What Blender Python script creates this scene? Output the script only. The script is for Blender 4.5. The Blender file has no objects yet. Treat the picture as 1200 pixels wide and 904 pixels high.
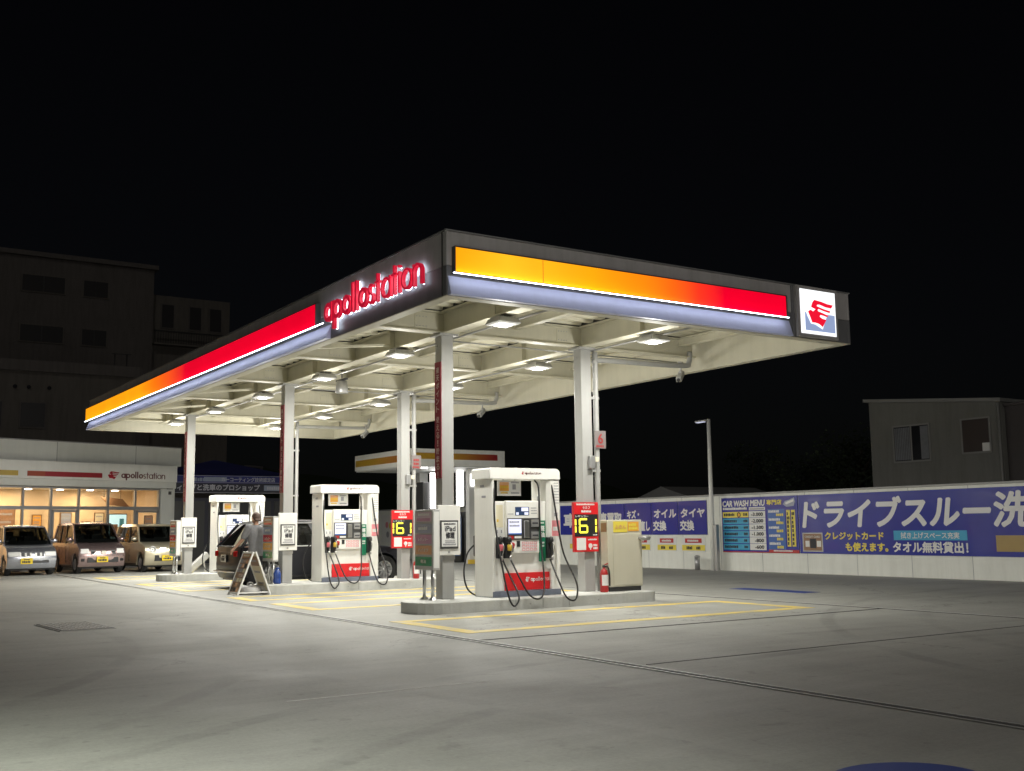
import bpy, bmesh, math, random
from mathutils import Vector, Matrix
random.seed(7)
U = 0.87                      # metres per modelling unit; scales whole scene and camera to real person height (all lengths below are in units)
sc = bpy.context.scene
C = sc.collection
R = math.radians

# ------------------------------------------------------------------ camera
cam = bpy.data.cameras.new('camera')
camo = bpy.data.objects.new('camera', cam); C.objects.link(camo)
yaw, pitch, roll = R(56.999), R(7.497), R(-0.722)
Fv = Vector((math.cos(yaw)*math.cos(pitch), math.sin(yaw)*math.cos(pitch), math.sin(pitch)))
Rv = Vector((math.sin(yaw), -math.cos(yaw), 0)); Uv = Rv.cross(Fv)
R2 = math.cos(roll)*Rv + math.sin(roll)*Uv; U2 = -math.sin(roll)*Rv + math.cos(roll)*Uv
camo.matrix_world = Matrix(((R2.x, U2.x, -Fv.x, -8.619*U), (R2.y, U2.y, -Fv.y, -17.696*U), (R2.z, U2.z, -Fv.z, 1.5*U), (0, 0, 0, 1)))
cam.sensor_fit = 'HORIZONTAL'; cam.sensor_width = 36.0; cam.lens = 1261.305/1200*36.0
cam.clip_start = 0.1; cam.clip_end = 2000
sc.camera = camo

# ------------------------------------------------------------------ night sky, weak fill sun, exposure
world = bpy.data.worlds.new('World'); sc.world = world; world.use_nodes = True
wn = world.node_tree; bg = wn.nodes['Background']
sky = wn.nodes.new('ShaderNodeTexSky'); sky.sky_type = 'NISHITA'; sky.sun_disc = False
sky.sun_elevation = R(35); sky.sun_rotation = R(200); sky.dust_density = 2.0
hs = wn.nodes.new('ShaderNodeHueSaturation'); hs.inputs['Saturation'].default_value = 0.55; hs.inputs['Hue'].default_value = 0.53
wn.links.new(sky.outputs[0], hs.inputs['Color']); wn.links.new(hs.outputs[0], bg.inputs['Color'])
bg.inputs['Strength'].default_value = 0.00045
sun = bpy.data.lights.new('weak_fill_sun', 'SUN'); sun.energy = 0.06; sun.angle = R(0.5); sun.color = (1, .95, .86)  # weak sun added to lift the dark apartment block
so = bpy.data.objects.new('weak_fill_sun', sun); C.objects.link(so); so.rotation_euler = (R(55), 0, R(-25))
sc.view_settings.view_transform = 'Standard'; sc.view_settings.look = 'None'
sc.view_settings.exposure = 0.0; sc.view_settings.gamma = 1; sc.view_settings.use_curve_mapping = False
sc.cycles.use_denoising = True
sc.cycles.max_bounces = 8
sc.cycles.sample_clamp_indirect = 6

def lamp(name, kind, loc, power, color=(1, 1, 1), size=0.3, rot=(0, 0, 0), sizey=None, parent=None, blend=.5, spot=120):
    l = bpy.data.lights.new(name, kind); l.energy = power; l.color = color
    if kind == 'AREA':
        l.shape = 'RECTANGLE' if sizey else 'DISK'; l.size = size*U
        if sizey: l.size_y = sizey*U
    else: l.shadow_soft_size = size*U
    if kind == 'SPOT': l.spot_size = R(spot); l.spot_blend = blend
    o = bpy.data.objects.new(name, l); C.objects.link(o); o.location = Vector(loc)*U; o.rotation_euler = rot
    if parent: o.parent = parent
    return o

# the road lamp standing behind the photographer's left shoulder
lamp('road_lamp_light', 'SPOT', (-12.4, -14.4, 8.5), 10500, (.95, 1, .86), .35, rot=(R(0), 0, 0), spot=105, blend=1)
lamp('front_fill_light', 'SPOT', (-6, -40, 10), 5200, (1, .95, .88), .4, rot=(R(72), 0, R(-8)), spot=80, blend=.7)  # added fill from the front for the fascia, no lamp known there

# ------------------------------------------------------------------ materials
MATS = {}
def mat(name, col, rough=.5, metal=0, var=.06, scale=3.0, bump=0, emit=None, estr=0, coat=0, spec=.5, bscale=40):
    m = bpy.data.materials.new(name); m.use_nodes = True; nt = m.node_tree; b = nt.nodes['Principled BSDF']
    b.inputs['Roughness'].default_value = rough; b.inputs['Metallic'].default_value = metal
    b.inputs['Coat Weight'].default_value = coat; b.inputs['Specular IOR Level'].default_value = spec
    geo = nt.nodes.new('ShaderNodeNewGeometry')
    if var > 0:
        n = nt.nodes.new('ShaderNodeTexNoise'); n.inputs['Scale'].default_value = scale; n.inputs['Detail'].default_value = 6; n.inputs['Roughness'].default_value = .65
        nt.links.new(geo.outputs['Position'], n.inputs['Vector'])
        mx = nt.nodes.new('ShaderNodeMix'); mx.data_type = 'RGBA'
        mx.inputs[6].default_value = (*[c*(1-var*1.6) for c in col], 1); mx.inputs[7].default_value = (*[min(1, c*(1+var*1.6)) for c in col], 1)
        nt.links.new(n.outputs['Fac'], mx.inputs[0]); nt.links.new(mx.outputs[2], b.inputs['Base Color'])
    else: b.inputs['Base Color'].default_value = (*col, 1)
    if bump > 0:
        n2 = nt.nodes.new('ShaderNodeTexNoise'); n2.inputs['Scale'].default_value = bscale; n2.inputs['Detail'].default_value = 5
        nt.links.new(geo.outputs['Position'], n2.inputs['Vector'])
        bp = nt.nodes.new('ShaderNodeBump'); bp.inputs['Strength'].default_value = bump; bp.inputs['Distance'].default_value = .02
        nt.links.new(n2.outputs['Fac'], bp.inputs['Height']); nt.links.new(bp.outputs[0], b.inputs['Normal'])
    if emit: b.inputs['Emission Color'].default_value = (*emit, 1); b.inputs['Emission Strength'].default_value = estr
    MATS[name] = m; return m

mat('white_paint', (.37, .37, .36), .42, var=.05)
mat('white_pump', (.86, .855, .815), .35, var=.03, coat=.2)
mat('cream_steel', (.56, .535, .425), .55, var=.05)
mat('cream_deck', (.60, .57, .45), .5, var=.05)
mat('cabinet_beige', (.60, .57, .46), .45, var=.03)
mat('dark_gap', (.02, .02, .02), .8)
mat('fascia_top', (.46, .44, .44), .5, metal=.0, var=.10)
mat('fascia_low', (.17, .17, .18), .42, metal=.0, var=.1)
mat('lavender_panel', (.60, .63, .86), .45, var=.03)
mat('led_white', (.9, .9, 1), emit=(.80, .86, 1), estr=9.5, var=0)
mat('halo_white', (.9, .9, 1), emit=(.75, .85, 1), estr=4.5, var=0)
mat('sign_white', (.9, .9, .9), emit=(.95, .97, 1), estr=1.25, var=0)
mat('sign_greyblue', (.3, .35, .5), emit=(.25, .32, .52), estr=1.0, var=0)
mat('sign_red', (.6, .01, .03), emit=(.80, .006, .03), estr=1.0, var=0)
mat('letter_red', (.7, .01, .04), .35, emit=(.85, .01, .05), estr=.40, var=0)
mat('lamp_lens', (1, 1, 1), emit=(1, .98, .93), estr=14, var=0)
mat('lamp_housing', (.34, .34, .33), .5, metal=.3)
mat('grey_metal', (.42, .42, .42), .4, metal=.6, var=.08)
mat('grey_paint', (.45, .45, .45), .45, var=.06)
mat('letter_back', (.10, .02, .02), .6)
mat('steel', (.55, .55, .54), .3, metal=.9, var=.08)
mat('dark_metal', (.07, .07, .07), .45, metal=.4)
mat('black_rubber', (.018, .018, .018), .45)
mat('black_plastic', (.025, .025, .027), .4)
mat('base_grey', (.16, .18, .23), .5)
mat('pump_red', (.72, .022, .028), .35, var=.04)
mat('red_plastic', (.42, .02, .02), .4)
mat('pink_plastic', (.75, .16, .2), .4)
mat('yellow_plastic', (.8, .55, .07), .4)
mat('green_sign', (.01, .20, .10), .4, var=.03)
mat('ink', (.03, .03, .04), .6, var=0)
mat('ink_grey', (.35, .35, .38), .6, var=0)
mat('paper', (.82, .82, .80), .5, var=.02)
mat('paper_cream', (.80, .74, .55), .5, var=.03)
mat('tan_print', (.42, .29, .10), .4)
mat('paper_orange', (.85, .42, .06), .5, var=.05)
mat('paper_pink', (.80, .30, .33), .5, var=.04)
mat('screen_white', (.5, .5, .6), .2, emit=(.75, .78, 1), estr=.75, var=0)
mat('screen_blue', (.02, .03, .06), .15, emit=(.02, .04, .09), estr=1, var=0)
mat('digit_yellow', (.8, .7, .05), emit=(.95, .85, .08), estr=1.1, var=0)
mat('island_concrete', (.54, .545, .52), .75, var=.14, scale=4, bump=.2)
mat('banner_blue', (.026, .036, .33), .24, var=.08, scale=1.2, coat=.3, bump=.35, bscale=1.6)
mat('banner_white', (.80, .80, .80), .3, var=.02)
mat('banner_yellow', (.85, .70, .10), .35, var=.02)
mat('label_red', (.50, .03, .03), .4)
mat('cyan_panel', (.05, .38, .62), .3, var=.02)
mat('mid_blue', (.05, .14, .45), .3, var=.04)
mat('wall_white', (.86, .87, .81), .6, var=.07, scale=1.2, bump=.05)
mat('frame_dark', (.10, .10, .10), .35, metal=.5)
mat('glare_red_panel', (.60, .33, .50), .2, coat=.3)
mat('glare_brown_panel', (.74, .60, .70), .2, coat=.3)
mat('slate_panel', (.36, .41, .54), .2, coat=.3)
mat('orange_panel', (.80, .42, .07), .25, coat=.2)
mat('rust_panel', (.78, .42, .24), .2, coat=.3)
mat('green_panel', (.04, .30, .15), .25, coat=.2)
mat('red_panel', (.62, .03, .05), .25, coat=.2)
mat('brown_panel', (.42, .31, .27), .25, coat=.2)
mat('pillar_red', (.34, .035, .06), .45, var=.05)
mat('pillar_red_text', (.80, .62, .62), .5, var=0)
mat('fabric_blue', (.045, .05, .22), .7)
mat('garage_dark', (.05, .05, .07), .6)
mat('garage_text', (.55, .55, .62), .5, var=0)
mat('store_grey', (.74, .75, .71), .5, var=.04, scale=.8)
mat('store_white', (.84, .84, .80), .5, var=.04)
mat('store_alu', (.35, .35, .35), .4, metal=.4)
mat('warm_wall', (.82, .64, .42), .7, var=.04)
mat('warm_floor', (.45, .33, .22), .5)
mat('wood_brown', (.22, .13, .07), .5, var=.15)
mat('poster_brown', (.30, .17, .10), .5, var=.2, scale=9)
mat('store_screen', (.4, .6, .6), emit=(.55, .85, .95), estr=1.0, var=.0)
mat('stripe_yellow', (.55, .38, .06), .4)
mat('stripe_red', (.36, .02, .03), .4)
mat('stripe_rust', (.40, .07, .03), .4)
mat('logo_red', (.45, .015, .03), .4)
mat('logo_dark', (.16, .05, .05), .4)
mat('bay_white', (.62, .62, .60), .5)
mat('tube_light', (1, 1, 1), emit=(1, .98, .95), estr=5, var=0)
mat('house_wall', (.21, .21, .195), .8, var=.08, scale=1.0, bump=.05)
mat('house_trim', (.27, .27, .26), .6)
mat('night_glass', (.02, .022, .026), .08, var=0, spec=.6)
mat('curtain', (.22, .23, .25), .8, var=.25, scale=4)
mat('shutter_brown', (.05, .035, .03), .6)
mat('apt_wall', (.20, .18, .17), .8, var=.1, scale=.5)
mat('apt_low', (.21, .19, .17), .8, var=.1, scale=.5)
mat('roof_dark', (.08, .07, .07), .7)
mat('tree_leaf', (.03, .045, .02), .8, var=.3)
mat('bark', (.06, .045, .03), .9)
mat('tank_blue', (.018, .05, .22), .25)
mat('skin', (.52, .30, .21), .55, var=.05)
mat('hair', (.10, .06, .045), .6, var=.15, scale=30)
mat('tshirt', (.22, .22, .23), .85, var=.22, scale=7, bump=.9, bscale=11)
mat('trousers', (.022, .022, .026), .8, var=.1, bump=.2, bscale=14)
mat('shoe', (.05, .05, .05), .6)
mat('tyre', (.02, .02, .02), .7)
mat('rim', (.55, .55, .56), .3, metal=.8)
mat('car_trim', (.02, .02, .022), .4)
mat('car_interior', (.03, .03, .032), .7)
mat('chrome', (.7, .7, .7), .15, metal=1, var=0)
mat('plate_yellow', (.80, .58, .02), .45, var=.03)
mat('plate_white', (.75, .75, .72), .45, var=.02)
mat('headlamp', (.86, .86, .84), .3, metal=.0, coat=.6)
mat('tail_red', (.5, .015, .015), .15, coat=.6)
mat('amber', (.7, .25, .02), .2)
mat('paint_silver', (.74, .77, .86), .26, metal=.85, var=.02, coat=.7)
mat('paint_rose', (.60, .45, .44), .26, metal=.85, var=.02, coat=.7)
mat('paint_cream', (.66, .60, .45), .28, metal=.7, var=.02, coat=.7)
mat('paint_black', (.016, .016, .022), .42, metal=.0, var=0, coat=.12, spec=.3)
mat('board_white', (.80, .80, .78), .45, var=.05)
mat('plate_grey', (.19, .165, .16), .6)
mat('plate_red', (.30, .03, .03), .5)
mat('apt_glass', (.055, .052, .055), .4, var=.1)
mat('parking_blue', (.03, .06, .28), .55, var=.1, scale=8)
mat('joint_dark', (.045, .045, .042), .8)
mat('channel_steel', (.33, .33, .32), .45, metal=.5, var=.2, scale=6)
mat('channel_edge', (.62, .62, .60), .5, metal=.3, var=.15, scale=6)

def glass(name, tint, gl=.12, rough=.02):
    m = bpy.data.materials.new(name); m.use_nodes = True; nt = m.node_tree; nt.nodes.clear()
    out = nt.nodes.new('ShaderNodeOutputMaterial'); mx = nt.nodes.new('ShaderNodeMixShader')
    t = nt.nodes.new('ShaderNodeBsdfTransparent'); t.inputs[0].default_value = (*tint, 1)
    g = nt.nodes.new('ShaderNodeBsdfGlossy'); g.inputs['Roughness'].default_value = rough
    fr = nt.nodes.new('ShaderNodeFresnel'); fr.inputs[0].default_value = 1.45
    nt.links.new(fr.outputs[0], mx.inputs[0]); nt.links.new(t.outputs[0], mx.inputs[1]); nt.links.new(g.outputs[0], mx.inputs[2])
    nt.links.new(mx.outputs[0], out.inputs[0]); MATS[name] = m
glass('shop_glass', (.93, .93, .91)); glass('estate_glass', (.55, .58, .57)); glass('car_glass', (.14, .15, .145)); glass('windscreen_glass', (.27, .29, .28))

def add_streaks(name, amount=.35, s=3.0, zs=.12):
    nt = MATS[name].node_tree; b = nt.nodes['Principled BSDF']; lk = b.inputs['Base Color'].links
    geo = nt.nodes.new('ShaderNodeNewGeometry'); mp = nt.nodes.new('ShaderNodeMapping'); mp.inputs['Scale'].default_value = (s, s, s*zs); nt.links.new(geo.outputs['Position'], mp.inputs[0])
    n = nt.nodes.new('ShaderNodeTexNoise'); n.inputs['Scale'].default_value = 1.6; n.inputs['Detail'].default_value = 7; n.inputs['Roughness'].default_value = .7; nt.links.new(mp.outputs[0], n.inputs['Vector'])
    c = nt.nodes.new('ShaderNodeValToRGB'); c.color_ramp.elements[0].position = .33; c.color_ramp.elements[0].color = (1-amount, 1-amount, 1-amount*1.1, 1); c.color_ramp.elements[1].position = .56; nt.links.new(n.outputs['Fac'], c.inputs[0])
    x = nt.nodes.new('ShaderNodeMix'); x.data_type = 'RGBA'; x.blend_type = 'MULTIPLY'; x.inputs[0].default_value = 1
    nt.links.new(lk[0].from_socket, x.inputs[6]); nt.links.new(c.outputs[0], x.inputs[7]); nt.links.new(x.outputs[2], b.inputs['Base Color'])
for _n, _a in (('fascia_top', .16), ('fascia_low', .14), ('wall_white', .08), ('lavender_panel', .06), ('store_grey', .05), ('store_white', .05), ('island_concrete', .10), ('white_paint', .06), ('house_wall', .14), ('apt_wall', .2), ('apt_low', .2), ('cabinet_beige', .05), ('white_pump', .05), ('cream_steel', .08)): add_streaks(_n, _a)
def gradient_mat(name, axis, a, b, stops, strength):
    """printed colour run of a lit sign box along one world axis"""
    m = bpy.data.materials.new(name); m.use_nodes = True; nt = m.node_tree; p = nt.nodes['Principled BSDF']
    geo = nt.nodes.new('ShaderNodeNewGeometry'); sx = nt.nodes.new('ShaderNodeSeparateXYZ'); mr = nt.nodes.new('ShaderNodeMapRange')
    nt.links.new(geo.outputs['Position'], sx.inputs[0]); nt.links.new(sx.outputs['XYZ'.index(axis)], mr.inputs['Value'])
    mr.inputs['From Min'].default_value = a*U; mr.inputs['From Max'].default_value = b*U
    cr = nt.nodes.new('ShaderNodeValToRGB'); nt.links.new(mr.outputs[0], cr.inputs[0])
    e = cr.color_ramp.elements
    while len(e) < len(stops): e.new(.5)
    for k, (pos, c) in enumerate(stops): e[k].position = pos; e[k].color = (*c, 1)
    nz = nt.nodes.new('ShaderNodeTexNoise'); nz.inputs['Scale'].default_value = 1.5; nt.links.new(geo.outputs['Position'], nz.inputs['Vector'])
    mm = nt.nodes.new('ShaderNodeMapRange'); mm.inputs['To Min'].default_value = strength*.85; mm.inputs['To Max'].default_value = strength*1.15
    nt.links.new(nz.outputs['Fac'], mm.inputs['Value'])
    nt.links.new(cr.outputs[0], p.inputs['Emission Color']); nt.links.new(mm.outputs[0], p.inputs['Emission Strength'])
    nt.links.new(cr.outputs[0], p.inputs['Base Color']); p.inputs['Roughness'].default_value = .3
    MATS[name] = m
OR, OR2, YE, RD = (1, .36, .004), (1, .16, .004), (1, .46, .015), (.78, .0, .02)
gradient_mat('lightbox_side', 'Y', .45, 20.9, [(0, RD), (.40, RD), (.53, OR2), (.62, OR), (1, OR)], 1.0)
gradient_mat('lightbox_front', 'X', -.89, 6.0, [(0, OR), (.13, YE), (.36, OR), (.51, (1, .23, .004)), (.61, (1, .12, .006)), (.69, (.95, .035, .012)), (.78, RD), (1, RD)], 1.0)

def concrete_mat():
    m = bpy.data.materials.new('forecourt_concrete'); m.use_nodes = True; nt = m.node_tree; b = nt.nodes['Principled BSDF']
    geo = nt.nodes.new('ShaderNodeNewGeometry')
    def noise(s, d, r=.6, sy=None):
        n = nt.nodes.new('ShaderNodeTexNoise'); n.inputs['Scale'].default_value = s; n.inputs['Detail'].default_value = d; n.inputs['Roughness'].default_value = r
        if sy:
            mp = nt.nodes.new('ShaderNodeMapping'); mp.inputs['Scale'].default_value = sy
            nt.links.new(geo.outputs['Position'], mp.inputs[0]); nt.links.new(mp.outputs[0], n.inputs['Vector'])
        else: nt.links.new(geo.outputs['Position'], n.inputs['Vector'])
        return n
    def ramp(src, stops):
        c = nt.nodes.new('ShaderNodeValToRGB'); e = c.color_ramp.elements
        while len(e) < len(stops): e.new(.5)
        for k, (p, v) in enumerate(stops): e[k].position = p; e[k].color = (v, v, v, 1) if not isinstance(v, tuple) else (*v, 1)
        nt.links.new(src, c.inputs[0]); return c
    def mix(kind, f, a, c):
        x = nt.nodes.new('ShaderNodeMix'); x.data_type = 'RGBA'; x.blend_type = kind; x.inputs[0].default_value = f
        nt.links.new(a, x.inputs[6]); nt.links.new(c, x.inputs[7]); return x.outputs[2]
    base = ramp(noise(.35, 6).outputs['Fac'], [(.25, (.335, .335, .308)), (.75, (.405, .404, .372))]).outputs[0]
    stain = ramp(noise(.9, 8, .7, (1, .35, 1)).outputs['Fac'], [(.25, .84), (.55, 1.0)]).outputs[0]
    fine = ramp(noise(28, 5, .7).outputs['Fac'], [(.3, .84), (.7, 1.1)]).outputs[0]
    streak = ramp(noise(1.1, 6, .7, (.25, 2.2, 1)).outputs['Fac'], [(.35, .86), (.6, 1.03)]).outputs[0]
    spots = ramp(noise(3.2, 3, .5).outputs['Fac'], [(.64, 1.0), (.72, .62)]).outputs[0]
    drips = ramp(noise(9, 2, .4).outputs['Fac'], [(.70, 1.0), (.74, .55)]).outputs[0]
    grit = ramp(noise(70, 3, .6).outputs['Fac'], [(.30, .72), (.42, 1.0), (.64, 1.0), (.74, 1.3)]).outputs[0]
    # hairline cracks: thin cell edges, only here and there
    vo = nt.nodes.new('ShaderNodeTexVoronoi'); vo.feature = 'DISTANCE_TO_EDGE'; vo.inputs['Scale'].default_value = .16
    wz = nt.nodes.new('ShaderNodeVectorMath'); wz.operation = 'MULTIPLY_ADD'; nw = noise(1.4, 5, .65); nt.links.new(nw.outputs['Color'], wz.inputs[0]); wz.inputs[1].default_value = (1.6, 1.6, 0); nt.links.new(geo.outputs['Position'], wz.inputs[2])
    nt.links.new(wz.outputs[0], vo.inputs['Vector']); crk = ramp(vo.outputs['Distance'], [(.0, .45), (.0028, 1.0)]).outputs[0]
    cm = ramp(noise(.16, 2).outputs['Fac'], [(.48, 0), (.56, 1)]).outputs[0]
    # tyre tracks swinging in from the road: rings of rubber about a few turning centres
    def track(cx, cy, r, w):
        d = nt.nodes.new('ShaderNodeVectorMath'); d.operation = 'DISTANCE'; nt.links.new(geo.outputs['Position'], d.inputs[0]); d.inputs[1].default_value = (cx*U, cy*U, 0)
        s = nt.nodes.new('ShaderNodeMath'); s.operation = 'SUBTRACT'; nt.links.new(d.outputs['Value'], s.inputs[0]); s.inputs[1].default_value = r*U
        a = nt.nodes.new('ShaderNodeMath'); a.operation = 'ABSOLUTE'; nt.links.new(s.outputs[0], a.inputs[0])
        return ramp(a.outputs[0], [(w*.55, .80), (w, 1.0)]).outputs[0]
    tm = ramp(noise(.5, 5, .7).outputs['Fac'], [(.42, 0), (.60, 1)]).outputs[0]
    c = mix('MULTIPLY', 1, base, stain); c = mix('MULTIPLY', .8, c, fine); c = mix('MULTIPLY', .8, c, streak); c = mix('MULTIPLY', .45, c, spots); c = mix('MULTIPLY', .4, c, drips); c = mix('MULTIPLY', .55, c, grit)
    def masked(m_, a, k):
        x = nt.nodes.new('ShaderNodeMix'); x.data_type = 'RGBA'; x.blend_type = 'MULTIPLY'; nt.links.new(m_, x.inputs[0]); nt.links.new(a, x.inputs[6]); nt.links.new(k, x.inputs[7]); return x.outputs[2]
    c = masked(cm, c, crk)
    for tr in ((-14, -1, 9.2, .13), (-14, -1, 10.7, .13), (2, -22, 13.4, .12), (2, -22, 14.9, .12), (14, -16, 12.1, .12), (14, -16, 13.6, .12), (-22, -12, 18.5, .13)): c = masked(tm, c, track(*tr))
    nt.links.new(c, b.inputs['Base Color'])
    rr = ramp(noise(.8, 6).outputs['Fac'], [(.3, .60), (.7, .72)]); nt.links.new(rr.outputs[0], b.inputs['Roughness'])
    bp = nt.nodes.new('ShaderNodeBump'); bp.inputs['Strength'].default_value = .18; bp.inputs['Distance'].default_value = .01
    nt.links.new(noise(60, 4).outputs['Fac'], bp.inputs['Height']); nt.links.new(bp.outputs[0], b.inputs['Normal'])
    MATS['forecourt_concrete'] = m
concrete_mat()
def worn_mat(name, col, under, lo, hi):
    m = bpy.data.materials.new(name); m.use_nodes = True; nt = m.node_tree; b = nt.nodes['Principled BSDF']
    geo = nt.nodes.new('ShaderNodeNewGeometry'); n = nt.nodes.new('ShaderNodeTexNoise'); n.inputs['Scale'].default_value = 2.6; n.inputs['Detail'].default_value = 9; n.inputs['Roughness'].default_value = .75
    nt.links.new(geo.outputs['Position'], n.inputs['Vector']); c = nt.nodes.new('ShaderNodeValToRGB')
    c.color_ramp.elements[0].position = lo; c.color_ramp.elements[0].color = (*under, 1); c.color_ramp.elements[1].position = hi; c.color_ramp.elements[1].color = (*col, 1)
    nt.links.new(n.outputs['Fac'], c.inputs[0]); nt.links.new(c.outputs[0], b.inputs['Base Color']); b.inputs['Roughness'].default_value = .6
    MATS[name] = m
worn_mat('yellow_line', (.74, .56, .12), (.48, .44, .30), .34, .56)

# ------------------------------------------------------------------ mesh collector
_TXT = {}
def text_geo(s, bold, lean):
    key = (s, bold, lean)
    if key not in _TXT:
        c = bpy.data.curves.new('lettering', 'FONT'); c.body = s; c.offset = bold; c.shear = lean; c.resolution_u = 3
        o = bpy.data.objects.new('lettering', c); C.objects.link(o)
        dg = bpy.context.evaluated_depsgraph_get(); me = bpy.data.meshes.new_from_object(o.evaluated_get(dg))
        vs = [(v.co.x, v.co.y) for v in me.vertices]; fs = [tuple(p.vertices) for p in me.polygons]
        bpy.data.objects.remove(o); bpy.data.curves.remove(c); bpy.data.meshes.remove(me)
        xs = [v[0] for v in vs]; ys = [v[1] for v in vs]
        _TXT[key] = (vs, fs, min(xs), max(xs), min(ys), max(ys))
    return _TXT[key]

class MB:
    def __init__(s): s.v = []; s.f = []; s.mi = []; s.sm = []; s.names = []; s.loose = []
    def slot(s, m):
        if m not in s.names: s.names.append(m)
        return s.names.index(m)
    def add(s, vs, fs, m, smooth=False, loose=False):
        o = len(s.v); s.v += [tuple(v) for v in vs]; k = s.slot(m)
        for f in fs: s.f.append(tuple(i+o for i in f)); s.mi.append(k); s.sm.append(smooth); s.loose.append(loose)
        return s
    def box(s, x0, x1, y0, y1, z0, z1, m):
        vs = [(x, y, z) for x in (x0, x1) for y in (y0, y1) for z in (z0, z1)]
        return s.add(vs, [(0, 1, 3, 2), (4, 6, 7, 5), (0, 4, 5, 1), (2, 3, 7, 6), (0, 2, 6, 4), (1, 5, 7, 3)], m)
    def obox(s, c, ax, ay, az, m):          # oriented box: centre and three half-axes
        c, ax, ay, az = map(Vector, (c, ax, ay, az))
        vs = [c+i*ax+j*ay+k*az for i in (-1, 1) for j in (-1, 1) for k in (-1, 1)]
        return s.add(vs, [(0, 1, 3, 2), (4, 6, 7, 5), (0, 4, 5, 1), (2, 3, 7, 6), (0, 2, 6, 4), (1, 5, 7, 3)], m)
    def bar(s, p, q, w, d, m, up=(0, 0, 1)):
        p, q = Vector(p), Vector(q); z = (q-p); L = z.length; z.normalize()
        x = z.cross(Vector(up)); x = x.normalized() if x.length > 1e-4 else Vector((1, 0, 0)); y = z.cross(x)
        return s.obox((p+q)/2, x*w/2, y*d/2, z*L/2, m)
    def prism(s, pts, frame, t0, t1, m, smooth=False):   # 2D outline in frame (o, right, up, normal), from t0 to t1 along the normal
        o, r, u, n = [Vector(a) for a in frame]; k = len(pts)
        A = [o+r*a+u*b+n*t0 for a, b in pts]; B = [o+r*a+u*b+n*t1 for a, b in pts]
        s.add(A+B, [(i, (i+1) % k, k+(i+1) % k, k+i) for i in range(k)], m, smooth)
        return s.add(A+B, [tuple(range(k))[::-1], tuple(range(k, 2*k))], m)
    def ring(s, c, r0, r1, frame, t0, t1, m, a0=0, a1=360, n=28):
        o, rt, u, nn = [Vector(a) for a in frame]; full = abs(a1-a0) >= 360
        N = n if full else n+1; vs = []
        for i in range(N):
            a = R(a0+(a1-a0)*i/n); d = rt*math.cos(a)+u*math.sin(a); cc = o+rt*c[0]+u*c[1]
            vs += [cc+d*r0+nn*t0, cc+d*r1+nn*t0, cc+d*r1+nn*t1, cc+d*r0+nn*t1]
        fs = []
        for i in range(n):
            j = (i+1) % N
            for e in range(4): fs.append((4*i+e, 4*i+(e+1) % 4, 4*j+(e+1) % 4, 4*j+e))
        if not full: fs += [(0, 1, 2, 3), (4*n+3, 4*n+2, 4*n+1, 4*n)]
        return s.add(vs, fs, m)
    def cyl(s, p, q, r, m, r2=None, n=20, caps=True):
        p, q = Vector(p), Vector(q); r2 = r if r2 is None else r2; z = (q-p).normalized()
        x = z.orthogonal().normalized(); y = z.cross(x)
        A = [p+(x*math.cos(2*math.pi*i/n)+y*math.sin(2*math.pi*i/n))*r for i in range(n)]
        B = [q+(x*math.cos(2*math.pi*i/n)+y*math.sin(2*math.pi*i/n))*r2 for i in range(n)]
        s.add(A+B, [(i, (i+1) % n, n+(i+1) % n, n+i) for i in range(n)], m, True)
        if caps: s.add(A+B, [tuple(range(n))[::-1], tuple(range(n, 2*n))], m)
        return s
    def lathe(s, c, prof, m, n=24, axis=(0, 0, 1)):
        c = Vector(c); z = Vector(axis).normalized(); x = z.orthogonal().normalized(); y = z.cross(x); vs = []
        for r, h in prof: vs += [c+z*h+(x*math.cos(2*math.pi*i/n)+y*math.sin(2*math.pi*i/n))*max(r, 1e-4) for i in range(n)]
        fs = [(k*n+i, k*n+(i+1) % n, (k+1)*n+(i+1) % n, (k+1)*n+i) for k in range(len(prof)-1) for i in range(n)]
        return s.add(vs, fs, m, True)
    def tube(s, pts, r, m, n=10, sub=6, smooth_path=True):
        P = [Vector(p) for p in pts]
        if smooth_path and len(P) > 2:
            Q = []; E = [2*P[0]-P[1]]+P+[2*P[-1]-P[-2]]
            for i in range(1, len(E)-2):
                for t in range(sub):
                    t /= sub; a, b, c, d = E[i-1:i+3]
                    Q.append(.5*((2*b)+(c-a)*t+(2*a-5*b+4*c-d)*t*t+(3*b-a-3*c+d)*t**3))
            P = Q+[P[-1]]
        vs = []; x = None
        for i, p in enumerate(P):
            z = (P[min(i+1, len(P)-1)]-P[max(i-1, 0)]).normalized()
            x = (z.orthogonal() if x is None else x-z*x.dot(z)).normalized(); y = z.cross(x)
            rr = r[0]+(r[1]-r[0])*i/(len(P)-1) if isinstance(r, tuple) else r
            vs += [p+(x*math.cos(2*math.pi*k/n)+y*math.sin(2*math.pi*k/n))*rr for k in range(n)]
        L = len(P); s.add(vs, [(i*n+k, i*n+(k+1) % n, (i+1)*n+(k+1) % n, (i+1)*n+k) for i in range(L-1) for k in range(n)], m, True)
        return s.add(vs, [tuple(range(n))[::-1], tuple(range((L-1)*n, L*n))], m)
    def rect(s, frame, x0, x1, y0, y1, m, off=0):
        o, r, u, n = [Vector(a) for a in frame]
        return s.add([o+r*a+u*b+n*off for a, b in ((x0, y0), (x1, y0), (x1, y1), (x0, y1))], [(0, 1, 2, 3)], m, loose=True)
    def poly(s, frame, pts, m, off=0):
        o, r, u, n = [Vector(a) for a in frame]
        return s.add([o+r*a+u*b+n*off for a, b in pts], [tuple(range(len(pts)))], m, loose=True)
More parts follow.
